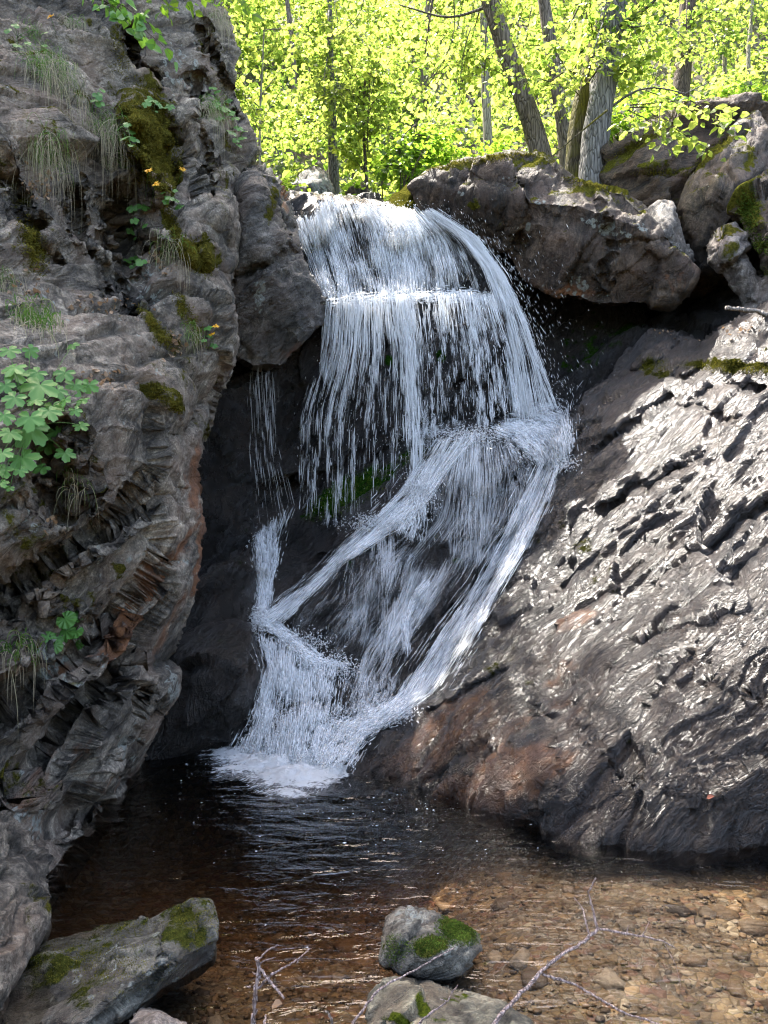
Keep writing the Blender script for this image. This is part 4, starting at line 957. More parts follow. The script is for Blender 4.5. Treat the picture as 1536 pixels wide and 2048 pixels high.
# white band sweeping left off the dome
flow([[(870, 880), (800, 985), (740, 1042), (640, 1140), (560, 1205), (520, 1235)], [(900, 880), (838, 990), (770, 1050), (655, 1150), (590, 1210), (540, 1245)], [(960, 865), (850, 1010), (780, 1065), (690, 1120), (610, 1200), (570, 1250)]],
     5200, 21, w=(0.002, 0.006), ln=(0.03, 0.16), dens=lambda s, t: np.clip(1.25 - 1.1 * s, 0.1, 1) * np.clip(0.75 + nz(s, t, 5, 3, 21), 0, 1), sh=0.50)
flow([[(826, 960), (800, 1000), (760, 1045)], [(832, 960), (830, 1010), (800, 1070)], [(840, 960), (850, 1020), (850, 1090)]], 1500, 22, w=(0.002, 0.006), sh=0.5, T=26)
# left chute
flow([[(505, 1075), (512, 1120), (520, 1170), (512, 1230)], [(530, 1050), (535, 1110), (530, 1180), (520, 1240)], [(590, 1010), (565, 1070), (548, 1150), (535, 1235)]], 1500, 23, ln=(0.04, 0.2), w=(0.002, 0.006), sh=0.46, keys=('low', 'recess'))
# dome 2 veil
flow([[(700, 1055), (670, 1120), (640, 1200), (630, 1280)], [(735, 1045), (730, 1130), (715, 1220), (700, 1310)], [(770, 1050), (765, 1130), (762, 1220), (735, 1330)], [(790, 1060), (790, 1150), (790, 1230), (770, 1330)]],
     2600, 24, ln=(0.04, 0.25), w=(0.0014, 0.004), dens=lambda s, t: np.clip((0.15 + 1.0 * s) * (0.5 + 1.0 * nz(s, t, 7, 1.5, 24)), 0, 1), sh=0.41)
# middle veil below the domes
flow([[(800, 1100), (770, 1200), (700, 1300), (680, 1400)], [(850, 1120), (820, 1200), (780, 1290), (720, 1400)], [(920, 1120), (870, 1200), (820, 1290), (780, 1390)]], 3200, 25, ln=(0.04, 0.25), w=(0.0014, 0.004),
     dens=lambda s, t: np.clip(0.45 + 1.2 * nz(s, t, 8, 2, 25), 0, 1), sh=0.44)
flow([[(850, 1160), (820, 1200), (805, 1240), (810, 1300)], [(862, 1162), (828, 1208), (812, 1245), (818, 1310)]], 400, 251, w=(0.002, 0.005), sh=0, S=8)
# right chute along the slab
flow([[(1082, 925), (1050, 990), (1015, 1060), (950, 1170), (880, 1270), (800, 1390), (740, 1440)], [(1100, 928), (1068, 1000), (1028, 1085), (970, 1180), (905, 1280), (835, 1390), (770, 1440)],
      [(1118, 930), (1092, 1000), (1045, 1095), (1000, 1170), (930, 1290), (870, 1380), (800, 1430)]], 7600, 26, w=(0.002, 0.0065), ln=(0.025, 0.14), jit=0.014, dens=lambda s, t: np.clip((0.35 + 0.9 * t) * (0.8 + 0.9 * nz(s, t, 5, 4, 26)), 0, 1),
     sh=0.55, T=60, off=0.05, disp=0.02)
flow([[(880, 1290), (840, 1380)], [(920, 1290), (880, 1360)], [(950, 1270), (900, 1330)]], 500, 261, w=(0.0015, 0.004), sh=0.42, T=16)
# splash pool at the right end of the fall
flow([[(985, 862), (1030, 880), (1060, 910), (1080, 935)], [(1000, 850), (1050, 860), (1090, 890), (1110, 930)], [(1040, 835), (1080, 838), (1118, 860), (1128, 925)], [(1060, 815), (1100, 812), (1130, 820), (1140, 900)]], 2600, 27, w=(0.002, 0.007), ln=(0.05, 0.25),
     jit=0.02, sh=0.50, T=26, disp=0.03)
# left lower falls
flow([[(515, 1240), (545, 1262), (580, 1290), (620, 1330), (680, 1335)], [(525, 1232), (560, 1250), (600, 1280), (650, 1320), (700, 1330)]], 1600, 28, w=(0.003, 0.008), ln=(0.03, 0.14), sh=0.54, S=10)
flow([[(520, 1270), (535, 1340), (515, 1420), (480, 1500)], [(560, 1280), (560, 1350), (545, 1430), (530, 1512)], [(600, 1310), (595, 1380), (590, 1450), (580, 1520)], [(650, 1335), (640, 1400), (625, 1460), (615, 1525)],
      [(690, 1345), (675, 1420), (650, 1490), (635, 1530)]], 6800, 29, w=(0.002, 0.006), ln=(0.04, 0.2), jit=0.014, sh=0.49, S=36, disp=0.03)
flow([[(800, 1395), (740, 1425), (690, 1450), (655, 1500), (640, 1530)], [(820, 1405), (770, 1438), (715, 1465), (690, 1500), (670, 1530)], [(830, 1415), (790, 1440), (750, 1465), (720, 1500), (700, 1540)]], 3600, 30, w=(0.002, 0.007), ln=(0.03, 0.14), jit=0.014,
     dens=lambda s, t: np.clip(1.2 - 0.9 * s, 0, 1), sh=0.55, S=20, disp=0.03)
flow([[(690, 1340), (700, 1380), (690, 1430)], [(740, 1340), (745, 1390), (720, 1430)], [(790, 1340), (790, 1380), (760, 1420)]], 900, 31, w=(0.0014, 0.004), sh=0.42, T=16)
# thin far veil in the dark recess on the left
RV = curtain_grid([[(505, 740, 6.5), (510, 900, 6.5), (520, 1060, 6.45)], [(545, 740, 6.5), (555, 900, 6.5), (590, 1040, 6.5)]], 8, 20)
strands_from(RV, 130, (0.001, 0.0025), (0.03, 0.15), 0.03, 32)
def froth(px, py, rx, ry, n, seed, up=0.05, keys=('low', 'slab', 'up'), dflt=None):
    r = np.random.default_rng(seed)
    P = []
    for _ in range(n):
        a, b = r.normal(px, rx * 0.5), r.normal(py, ry * 0.5)
        h, _n = hit(list(keys), a, b, dflt)
        if h is None: continue
        P.append(np.array(h))
    P = np.array(P); n = len(P)
    P = P + np.array([0, -1, 0.3]) * np.abs(r.normal(0, up, n))[:, None]
    d = r.normal(0, 1, (n, 3)) + np.array([0, -0.3, 0.6]); d /= np.linalg.norm(d, axis=1, keepdims=True)
    L = r.uniform(0.003, 0.014, n)[:, None, None]
    t = np.linspace(-1, 1, 4)[None, :, None]
    Q = P[:, None] + d[:, None] * t * L + np.array([0, 0, -0.25]) * t * t * L
    G = np.stack([Q.transpose(1, 0, 2)[k] for k in range(4)], 1)
    u = np.cross(d, [0, 1.0, 0.05]); u /= np.linalg.norm(u, axis=1, keepdims=True) + 1e-9; v = np.cross(d, u)
    R = (r.uniform(0.0015, 0.0045, n)[:, None] * np.array([0.3, 1, 1, 0.3]))[..., None]
    ring = [G + R * (math.cos(k * 2.0944) * u[:, None] + math.sin(k * 2.0944) * v[:, None]) for k in range(3)]
    Vv = np.stack(ring, 2).reshape(-1, 3)
    base = (np.arange(n) * 12)[:, None, None, None]; jj = (np.arange(3) * 3)[None, :, None, None]
    kk = np.array([[0, 1, 4, 3], [1, 2, 5, 4], [2, 0, 3, 5]])[None, None]
    STR_V.append(Vv); STR_F.append((base + jj + kk).reshape(-1, 4))
for k_, fr_ in enumerate(((522, 1238, 36, 26, 900), (600, 1290, 70, 30, 700), (665, 1335, 60, 26, 700), (560, 1440, 110, 90, 900), (680, 1460, 50, 40, 900), (770, 1425, 60, 20, 900), (640, 1515, 60, 24, 800), (560, 1505, 90, 24, 900),
                         (930, 872, 110, 22, 1000), (1075, 880, 60, 50, 1500), (1110, 930, 40, 16, 500), (845, 975, 40, 60, 700), (745, 1048, 70, 18, 600), (800, 600, 240, 10, 900), (520, 1110, 30, 60, 400), (840, 860, 40, 30, 400))):
    froth(fr_[0], fr_[1], fr_[2] * 0.9, fr_[3], int(fr_[4] * 1.2), 300 + k_)
flush((STR_V, STR_F), 'waterfall', M_water, 'white threads of falling water', 'structure')
flush(VEIL, 'waterfall_veil', M_veil, 'thin translucent veils of water over the domed rocks', 'structure')
st = (SH_V, SH_F, SH_D, SH_U)
o = add('waterfall_film', mk_mesh('waterfall_film', np.concatenate(SH_V), np.concatenate(SH_F), True, M_sheet, {'dens': np.concatenate(SH_D)}, np.concatenate(SH_U)))
tag(o, 'thin streaky film of running water', kind='structure')

# spray drops
def drops(n, fn, size, seed, dirv, ln=(1.5, 7.0), store=None):
    r = np.random.default_rng(seed)
    P = fn(r, n)
    s = size[0] * (size[1] / size[0]) ** (r.random(n) ** 2)
    d = np.array(dirv) + r.normal(0, 0.12, (n, 3)); d /= np.linalg.norm(d, axis=1, keepdims=True)
    u = np.cross(d, [0, 1.0, 0]); u /= np.linalg.norm(u, axis=1, keepdims=True); v = np.cross(d, u)
    L = (s * r.uniform(ln[0], ln[1], n))[:, None]; s = s[:, None]
    Vv = np.stack([P - d * L, P + u * s, P + v * s, P - u * s, P - v * s, P + d * L], 1).reshape(-1, 3)
    f = np.array([[0, 1, 2], [0, 2, 3], [0, 3, 4], [0, 4, 1], [5, 2, 1], [5, 3, 2], [5, 4, 3], [5, 1, 4]])
    Ff = (f[None] + (np.arange(n) * 6)[:, None, None]).reshape(-1, 3)
    store[0].append(Vv); store[1].append(Ff)
DR = ([], [])
def near_curtain(g, sx, sy, off=(0, 0, 0)):
    def f(r, n):
        a = r.integers(0, g.shape[0], n); b = r.integers(0, g.shape[1], n)
        return g[a, b] + r.normal(0, 1, (n, 3)) * np.array([sx, sy, sx]) + np.array(off)
    return f
drops(1000, near_curtain(ARC, 0.07, 0.06, (0.10, 0, 0.0)), (0.0009, 0.0022), 51, (0.35, -0.1, -0.9), (5, 20), DR)
drops(260, near_curtain(ARC, 0.22, 0.10, (0.32, 0, -0.05)), (0.0009, 0.0020), 52, (0.42, -0.1, -0.85), (5, 20), DR)
drops(500, near_curtain(UP[:, 30:], 0.05, 0.06, (0, -0.05, 0.03)), (0.0012, 0.003), 53, (0.05, 0, -1), (1.2, 5), DR)
drops(900, near_curtain(LED, 0.05, 0.08), (0.0010, 0.0026), 54, (0.03, 0, -1), (2, 9), DR)
def imp(cx, cy, d, sx, sz):
    c = W(cx, cy, d)
    return lambda r, n: c + r.normal(0, 1, (n, 3)) * np.array([sx, 0.12, sz])
drops(500, imp(940, 880, 6.45, 0.35, 0.07), (0.0012, 0.003), 55, (0, 0, 1), (1, 3), DR)
drops(300, imp(1085, 845, 6.6, 0.18, 0.10), (0.0014, 0.004), 56, (0, 0, 1), (1, 3), DR)
drops(400, imp(600, 1510, 5.0, 0.25, 0.05), (0.0014, 0.004), 57, (0, 0, 1), (1, 3), DR)
drops(500, imp(840, 980, 6.3, 0.10, 0.10), (0.0014, 0.0035), 58, (0, 0, 1), (1, 3), DR)
drops(500, imp(780, 430, 7.3, 0.5, 0.05), (0.0014, 0.0035), 59, (0.3, 0, 0.5), (1, 4), DR)
flush(DR, 'water_spray', M_drop, 'flying water drops beside the fall')

# foam on the pool
def pl(px, py): return (px, py, 1.6 * FPX / (py - 1024.0) * 0.997)
FG = curtain_grid([[pl(560, 1500), pl(480, 1497), pl(400, 1502), pl(330, 1512)], [pl(570, 1510), pl(480, 1512), pl(400, 1530), pl(340, 1552)], [pl(580, 1518), pl(490, 1535), pl(430, 1555), pl(370, 1580)],
                   [pl(610, 1522), pl(560, 1555), pl(500, 1585), pl(450, 1610)], [pl(640, 1528), pl(620, 1560), pl(590, 1592), pl(560, 1620)], [pl(670, 1535), pl(690, 1556), pl(700, 1575), pl(705, 1595)]], 50, 30)
FS = ([], [])
strands_from(FG, 4500, (0.002, 0.006), (0.015, 0.07), 0.006, 61, lambda s, t: np.clip((0.95 - 1.35 * t) * np.clip(0.55 + 1.6 * nz(s, t, 9, 4, 61), 0, 1), 0, 1), store=FS)
flush(FS, 'foam', M_water, 'white foam streaks spreading from the foot of the fall')
FO = ([], [], [], [])
def pool_pt(px, py): 
    d = 1.6 * FPX / (py - 1024.0)
    return ((px - 768) / FPX * d, d)
fx, fy, fq, fidx = grid(-1.9, 0.4, 4.0, 5.75, 0.012)
c0 = np.array(pool_pt(590, 1535))
def foam_d(x, y):
    pxp = 768 + x / y * FPX; pyp = 1024 + 1.6 / y * FPX
    d = np.zeros_like(x)
    for (cx, cy, rx, ry, am) in ((590, 1528, 130, 32, 1.5), (510, 1512, 100, 20, 1.2), (590, 1560, 100, 26, 1.15), (665, 1540, 55, 24, 1.3), (480, 1545, 80, 14, 0.7), (570, 1592, 80, 14, 0.7)):
        d = np.maximum(d, am * np.exp(-((pxp - cx) / rx) ** 2 - ((pyp - cy) / ry) ** 2))
    return d
dn = foam_d(fx, fy)
q3 = np.stack([fx * 9, fy * 16, fx * 0], -1)
fz = 0.012 + 0.06 * dn * (0.5 + 0.5 * ridged(q3, 91, 4)) * np.clip(dn, 0, 1) + 0.012 * fbm(q3 * 3, 92, 3) * dn
kp = dn[fq].max(1) > 0.06
fq = fq[kp]
o = add('foam', mk_mesh('foam', np.stack([fx, fy, fz], -1), fq, True, M_foam, {'dens': np.clip(0.12 + 0.75 * dn, 0, 1.2)}, np.stack([fx * 0.55 + fy * 0.5, fy * 1.0 - fx * 0.3], -1)))
tag(o, 'white foam where the fall meets the pool', kind='stuff')
r = np.random.default_rng(77)
FB = ([], [])
for (cx, cy, sx, sy, n) in ((760, 1640, 200, 50, 70), (420, 1530, 60, 14, 20), (850, 1600, 120, 20, 40), (300, 1650, 150, 60, 8), (650, 1800, 260, 90, 16)):
    px = r.normal(cx, sx, n); py = np.maximum(r.normal(cy, sy, n), 1530)
    for a, b in zip(px, py):
        x, y = pool_pt(a, b)
        drops(1, lambda r_, n_: np.array([[x, y, 0.006]]), (0.0012, 0.0035), int(r.integers(1e6)), (1, 0.1, 0), (1.0, 4), FB)
flush(FB, 'foam_flecks', M_drop, 'flecks of foam drifting on the pool')
# ------------------------------------------------------------------ vegetation: bark, leaves
def bark_mat(name, c1, c2, moss=0.0, sc=1.0, rough=0.9):
    k = NT(name)
    tc = k.n('TexCoord').outputs['Object']
    m = k.n('Mapping', {0: tc, 'Scale': (1, 1, 0.14)})
    n1 = k.noise(m, 38.0 * sc, 5, 0.65, 0.5)
    n2 = k.noise(tc, 3.0, 4)
    vo = k.n('TexVoronoi', {'Vector': m, 'Scale': 30.0 * sc}, feature='DISTANCE_TO_EDGE').outputs['Distance']
    c = k.mix(k.ramp(n1, 0.3, 0.7), c1, c2)
    c = k.mix(k.ramp(vo, 0.08, 0.0), c, tuple(x * 0.4 for x in c1))
    mo = k.math('ADD', k.math('MULTIPLY', n2, 1.0), moss - 0.5)
    c = k.mix(k.ramp(mo, 0.35, 0.55), c, k.mix(k.noise(tc, 50.0, 3), (0.05, 0.05, 0.006), (0.17, 0.15, 0.02)))
    h = k.math('ADD', k.math('MULTIPLY', n1, 0.02), k.math('MULTIPLY', k.ramp(vo, 0, 0.2), 0.012))
    p = k.n('BsdfPrincipled', {'Base Color': c, 'Roughness': rough, 'Specular IOR Level': 0.2, 'Normal': k.n('Bump', {'Height': h, 'Strength': 1.0, 'Distance': 1.2})})
    k.t.links.new(p.outputs[0], k.out.inputs[0])
    return k.m
def leaf_mat(name, c1, c2, t1, t2, rough=0.5, tl=0.55):
    k = NT(name)
    a = k.attr('tone')
    pos = k.n('NewGeometry').outputs['Position']
    v = k.ramp(k.noise(pos, 1.2, 3), 0.35, 0.65)
    f = k.math('ADD', k.math('MULTIPLY', a, 0.6), k.math('MULTIPLY', v, 0.4))
    d = k.n('BsdfPrincipled', {'Base Color': k.mix(f, c1, c2), 'Roughness': rough, 'Specular IOR Level': 0.35})
    t = k.n('BsdfTranslucent', {'Color': k.mix(f, t1, t2)})
    s = k.n('MixShader', {0: tl, 1: d, 2: t})
    k.t.links.new(s.outputs[0], k.out.inputs[0])
    return k.m
M_bark = bark_mat('grey brown bark', (0.09, 0.075, 0.06), (0.25, 0.21, 0.175))
M_barkm = bark_mat('mossy bark', (0.05, 0.04, 0.03), (0.13, 0.11, 0.08), moss=0.45)
M_barkg = bark_mat('grey bark', (0.10, 0.095, 0.09), (0.26, 0.25, 0.24), moss=0.05)
M_barkd = bark_mat('dark bark', (0.06, 0.045, 0.035), (0.17, 0.13, 0.10))
M_barkp = bark_mat('pale bark', (0.22, 0.20, 0.15), (0.42, 0.39, 0.30))
M_leaf = leaf_mat('spring leaves', (0.045, 0.09, 0.008), (0.10, 0.15, 0.012), (0.15, 0.31, 0.03), (0.60, 0.68, 0.13), tl=0.62)
M_leafg = leaf_mat('green leaves', (0.03, 0.075, 0.012), (0.07, 0.13, 0.02), (0.22, 0.44, 0.03), (0.42, 0.60, 0.06), tl=0.58)
M_leafs = leaf_mat('shade leaves', (0.05, 0.14, 0.028), (0.11, 0.25, 0.055), (0.12, 0.32, 0.03), (0.22, 0.42, 0.05), tl=0.3, rough=0.45)

def tube(path, rad, sides=8, wob=0.0, seed=0):
    P = np.array(path, float); n = len(P)
    r = np.array(rad, float) if np.ndim(rad) else np.full(n, rad)
    d = np.gradient(P, axis=0); d /= np.linalg.norm(d, axis=1, keepdims=True) + 1e-9
    ref = np.array([0, 1.0, 0]) if abs(d[:, 1]).mean() < 0.8 else np.array([0, 0, 1.0])
    u = np.cross(d, ref); u /= np.linalg.norm(u, axis=1, keepdims=True) + 1e-9
    v = np.cross(d, u)
    an = np.linspace(0, 2 * np.pi, sides, endpoint=False)
    R = r[:, None] * np.ones(sides)
    if wob:
        rr = np.random.default_rng(seed)
        ph = rr.random(sides)
        q = np.stack([np.cos(an)[None] + np.zeros((n, 1)), np.sin(an)[None] + np.zeros((n, 1)), np.linspace(0, n * 0.25, n)[:, None] + np.zeros(sides)], -1).reshape(-1, 3) * 2.2
        R = R * (1 + wob * fbm(q, seed, 3).reshape(n, sides) * 2)
    Vv = P[:, None] + R[..., None] * (np.cos(an)[None, :, None] * u[:, None] + np.sin(an)[None, :, None] * v[:, None])
    Vv = Vv.reshape(-1, 3)
    idx = np.arange(n * sides).reshape(n, sides)
    nx = np.roll(idx, -1, 1)
    f = np.stack([idx[:-1], nx[:-1], nx[1:], idx[1:]], -1).reshape(-1, 4)
    # end caps
    c0, c1 = len(Vv), len(Vv) + 1
    Vv = np.concatenate([Vv, P[:1], P[-1:]])
    f = np.concatenate([f, np.stack([np.full(sides, c0), nx[0], idx[0], np.full(sides, c0)], -1)[:, :4] * 1, np.stack([np.full(sides, c1), idx[-1], nx[-1], np.full(sides, c1)], -1)])
    f = f[(f[:, 0] != f[:, 3]) | True]
    return Vv, f
class Geo:
    def __init__(s): s.v = []; s.q = []; s.t = []; s.n = 0; s.a = []
    def add(s, v, f, a=0.0):
        f = np.asarray(f) + s.n
        if f.shape[1] == 4:
            deg = f[:, 0] == f[:, 3]
            if deg.any(): s.t.append(f[deg][:, :3])
            if (~deg).any(): s.q.append(f[~deg])
        else: s.t.append(f)
        s.v.append(v); s.n += len(v); s.a.append(np.zeros(len(v)) + a)
    def mesh(s, name, mat, smooth=True):
        fl = []
        if s.q: fl.append(np.concatenate(s.q))
        if s.t: fl.append(np.concatenate(s.t))
        return mk_mesh(name, np.concatenate(s.v), fl, smooth, mat, {'tone': np.concatenate(s.a)})
    def build(s, name, mat, parent=None, smooth=True, base=None):
        return add(name, s.mesh(name, mat, smooth), parent, base)

def spline(pts, n):
    P = np.array(pts, float)
    L = np.concatenate([[0], np.cumsum(np.linalg.norm(np.diff(P, axis=0), axis=1))])
    t = np.linspace(0, L[-1], n)
    Q = np.stack([np.interp(t, L, P[:, j]) for j in range(3)], -1)
    for _ in range(2):
        Q[1:-1] = 0.25 * Q[:-2] + 0.5 * Q[1:-1] + 0.25 * Q[2:]
    return Q

def leaves(g, C, D, size, r, droop=0.5, wide=0.42, flat=0.5, tone=None):
    """add one leaf per centre C pointing along D (folded along its midrib, drooping)"""
    n = len(C)
    size = np.broadcast_to(size, (n,)) * r.uniform(0.5, 1.3, n)
    D = D + r.normal(0, 0.35, (n, 3)); D[:, 2] -= droop * r.random(n)
    D /= np.linalg.norm(D, axis=1, keepdims=True) + 1e-9
    N = np.array([0, 0, 1.0]) + r.normal(0, flat, (n, 3))
    S = np.cross(D, N); S /= np.linalg.norm(S, axis=1, keepdims=True) + 1e-9
    N = np.cross(S, D)
    s = size[:, None]
    fold = s * 0.10
    b = C; tip = C + D * s - N * s * 0.08
    l1 = C + D * s * 0.28 + S * s * wide * 0.9 + N * fold
    l2 = C + D * s * 0.68 + S * s * wide * 0.72 + N * fold * 0.7
    r1 = C + D * s * 0.28 - S * s * wide * 0.9 + N * fold
    r2 = C + D * s * 0.68 - S * s * wide * 0.72 + N * fold * 0.7
    Vv = np.stack([b, l1, l2, tip, r2, r1], 1).reshape(-1, 3)
    f = np.array([[0, 1, 2, 3], [0, 3, 4, 5]])
    F = (f[None] + (np.arange(n) * 6)[:, None, None]).reshape(-1, 4)
    t = r.random(n) if tone is None else np.clip(tone + r.normal(0, 0.15, n), 0, 1)
    g.add(Vv, F, np.repeat(t, 6))

def spray(gl, gw, a, b, r, leaf=0.07, twigs=14, tl=0.35, sag=0.15, rad=0.008, step=0.045, droop=0.5, tone=None, flat=0.5):
    """a branch from a to b carrying alternate leafy twigs in a loose plane"""
    a = np.array(a, float); b = np.array(b, float)
    L = np.linalg.norm(b - a)
    mid = (a + b) / 2 + np.array([0, 0, sag * L]) + r.normal(0, 0.05 * L, 3)
    P = spline([a, mid, b], 10)
    v, f = tube(P, np.linspace(rad, rad * 0.25, 10), 5); gw.add(v, f)
    axis = (b - a) / L
    side = np.cross(axis, [0, 0, 1.0]); side /= np.linalg.norm(side) + 1e-9
    Cs, Ds = [], []
    for k in range(twigs):
        t = 0.2 + 0.8 * (k + r.random()) / twigs
        i = t * 9; j = min(int(i), 8); p0 = P[j] + (P[j + 1] - P[j]) * (i - j)
        sd = side * (1 if k % 2 else -1) * r.uniform(0.5, 1.1) + axis * r.uniform(0.3, 0.9) + np.array([0, 0, r.uniform(-0.45, 0.25)])
        sd /= np.linalg.norm(sd)
        ln_ = tl * r.uniform(0.5, 1.1) * (1.15 - 0.6 * t)
        p1 = p0 + sd * ln_ + np.array([0, 0, -0.15 * ln_])
        T = np.linspace(p0, p1, 4); T[1:3, 2] += 0.04 * ln_
        v, f = tube(T, [rad * 0.35, rad * 0.28, rad * 0.2, rad * 0.1], 3); gw.add(v, f)
        m = max(2, int(ln_ / step))
        tt = np.linspace(0.15, 1.0, m)[:, None]
        c = p0 + (p1 - p0) * tt + r.normal(0, 0.012, (m, 3))
        s2 = np.cross(sd, [0, 0, 1.0])
        d = sd * 0.6 + s2 * np.where(np.arange(m) % 2, 1, -1)[:, None] * 0.8
        Cs.append(c); Ds.append(d)
    leaves(gl, np.concatenate(Cs), np.concatenate(Ds), leaf, r, droop, tone=tone, flat=flat)

def pxp(lst): return [W(*p) for p in lst]
def tree(name, label, path, rads, bark, sprays, seed, leafmat=None, leaf=0.07, cat='tree', group=None, twigs=16, tl=0.4, flare=1.35, limbs=(), tone=None, sides=14, step=0.045):
    r = np.random.default_rng(seed)
    P = pxp(path)
    base = np.array(P[-1])
    gz = float(terr(base[0], base[1])[0])
    if base[2] > gz - 0.1: P.append(np.array([base[0] + 0.0, base[1], gz - 0.25])); rads = list(rads) + [rads[-1] * flare]
    n = 26
    Q = spline(P, n)
    RR = np.interp(np.linspace(0, 1, n), np.linspace(0, 1, len(rads)), rads)
    root = thing(name, Q[-1].tolist(), label, cat, group)
    g = Geo(); v, f = tube(Q, RR, sides, 0.10, seed); g.add(v, f)
    for lb in limbs:
        pts = pxp(lb[0]); q = spline(pts, 10); v, f = tube(q, np.linspace(lb[1], lb[1] * 0.4, 10), 7, 0.06, seed + 3); g.add(v, f)
    g.build('trunk', bark, root, base=Q[-1])
    if sprays:
        gl = Geo(); gw = Geo()
        for (px, py, d, w_, nn) in sprays:
            for _ in range(nn):
                c = W(px + r.normal(0, w_), py + r.normal(0, w_ * 0.45), d + r.normal(0, w_ * d / FPX * 0.7))
                j = r.integers(0, max(2, n // 2)); a0 = Q[j]
                dirv = c - a0; L = np.linalg.norm(dirv)
                st_ = c - dirv / L * min(L, r.uniform(0.7, 1.2))
                if L > 1.3 and r.random() < 0.35:
                    qq = spline([a0, (a0 + st_) / 2 + np.array([0, 0, 0.12 * L]), st_], 7); v, f = tube(qq, np.linspace(0.018, 0.008, 7), 4); gw.add(v, f)
                spray(gl, gw, st_, c, r, leaf, twigs, tl, 0.1, 0.008, step, tone=tone)
        gw.build('branches', bark, root, base=Q[-1])
        gl.build('crown', leafmat or M_leaf, root, smooth=False, base=Q[-1])
    return root

tree('tree', 'tall leaning grey brown trunk with green side rising from behind the huge boulder', [(940, -120, 8.9), (985, 20, 8.9), (1030, 150, 8.9), (1062, 240, 8.9), (1085, 310, 8.9)], (0.085, 0.10, 0.11, 0.125, 0.14), M_bark,
     [(900, 60, 9.3, 90, 5), (1000, 150, 9.6, 100, 4)], 1, limbs=[([(985, 10, 8.9), (900, 40, 9.0), (800, 10, 9.2)], 0.018)])
tree('tree', 'slim brown trunk between the leaning tree and the mossy one', [(1070, -120, 10.2), (1090, 20, 10.2), (1108, 130, 10.2), (1122, 230, 10.2), (1132, 320, 10.1)], (0.07, 0.075, 0.08, 0.085, 0.09), M_bark, [(1100, 90, 10.8, 110, 5), (1040, 200, 10.6, 70, 4)], 2)
tree('tree', 'thick trunk wrapped in yellow green moss beside the smooth grey one', [(1232, -120, 9.1), (1208, 40, 9.05), (1182, 140, 9.0), (1160, 230, 8.95), (1150, 345, 8.9)], (0.10, 0.105, 0.11, 0.125, 0.15), M_barkm,
     [(1150, 60, 8.3, 90, 4), (1090, 150, 8.4, 60, 3)], 3, limbs=[([(1275, 28, 8.6), (1235, 75, 8.5), (1190, 150, 8.5), (1165, 175, 8.8)], 0.02), ([(1215, 220, 8.3), (1160, 265, 8.3), (1105, 312, 8.3)], 0.012)])
tree('tree', 'broad pale grey trunk standing right of the moss wrapped one', [(1245, -120, 8.8), (1228, 30, 8.75), (1208, 170, 8.7), (1192, 270, 8.65), (1182, 372, 8.6)], (0.13, 0.135, 0.145, 0.155, 0.175), M_barkg,
     [(1300, 60, 8.6, 90, 5), (1240, 120, 8.2, 70, 4), (1330, 160, 8.8, 80, 4)], 4, limbs=[([(1222, 60, 8.7), (1290, 20, 8.4), (1330, -20, 8.2)], 0.03)])
tree('tree', 'dark furrowed trunk far right behind the leafy branches', [(1380, -120, 11.3), (1374, 20, 11.3), (1368, 130, 11.2), (1352, 250, 11.1)], (0.10, 0.11, 0.12, 0.14), M_barkd, [(1380, 60, 10.6, 90, 5), (1440, 100, 10.5, 60, 3)], 5)
tree('tree', 'pale cream sunlit trunk standing behind the huge boulder', [(966, -120, 11.5), (968, 60, 11.5), (972, 200, 11.4), (978, 320, 11.3)], (0.055, 0.06, 0.07, 0.085), M_barkp, [(940, 70, 11.4, 90, 5), (960, 220, 11.8, 60, 3)], 6)
tree('tree', 'brown trunk rising beside the pale lichen boulder at the stream', [(655, -120, 10.6), (660, 60, 10.6), (664, 210, 10.5), (668, 400, 10.3)], (0.03, 0.04, 0.06, 0.09), M_barkg, [(640, 60, 10.2, 80, 7), (680, 200, 10.0, 60, 8), (600, 240, 10.3, 50, 4), (670, 120, 10.0, 50, 5)], 7)
tree('young_tree', 'slender green stemmed sapling just right of the cliff edge', [(528, 60, 8.6), (525, 130, 8.6), (520, 220, 8.6), (519, 310, 8.5)], (0.008, 0.013, 0.016, 0.02), M_barkp, [(520, 160, 8.5, 40, 3), (560, 120, 8.7, 50, 4)], 8, sides=6, limbs=[([(590, 150, 8.6), (555, 190, 8.6), (522, 245, 8.6)], 0.007)])
tree('young_tree', 'thin dark sapling with forked top in the middle of the green backdrop', [(740, 90, 9.9), (728, 170, 9.9), (727, 270, 9.9), (735, 385, 9.6)], (0.012, 0.018, 0.022, 0.03), M_barkd, [(740, 120, 9.8, 60, 6), (700, 300, 9.6, 50, 5), (760, 250, 9.9, 50, 4)], 9, sides=6,
     limbs=[([(760, 120, 9.9), (745, 140, 9.9), (728, 175, 9.9)], 0.01), ([(695, 120, 9.9), (712, 150, 9.9), (727, 190, 9.9)], 0.01), ([(685, 175, 9.9), (705, 182, 9.9), (726, 205, 9.9)], 0.008)])
tree('young_tree', 'pale thin birch like trunk on the right hand slope', [(1443, -100, 11.4), (1447, 20, 11.4), (1450, 120, 11.3)], (0.025, 0.035, 0.04), M_barkp, [(1450, 40, 11, 60, 3)], 10, sides=7)
tree('young_tree', 'crooked pale stem nearest the right edge on the slope', [(1508, -100, 11.2), (1504, 40, 11.2), (1495, 110, 11.1), (1500, 150, 11.0)], (0.02, 0.027, 0.03, 0.035), M_barkp, [(1500, 120, 10.8, 60, 3)], 11, sides=7)
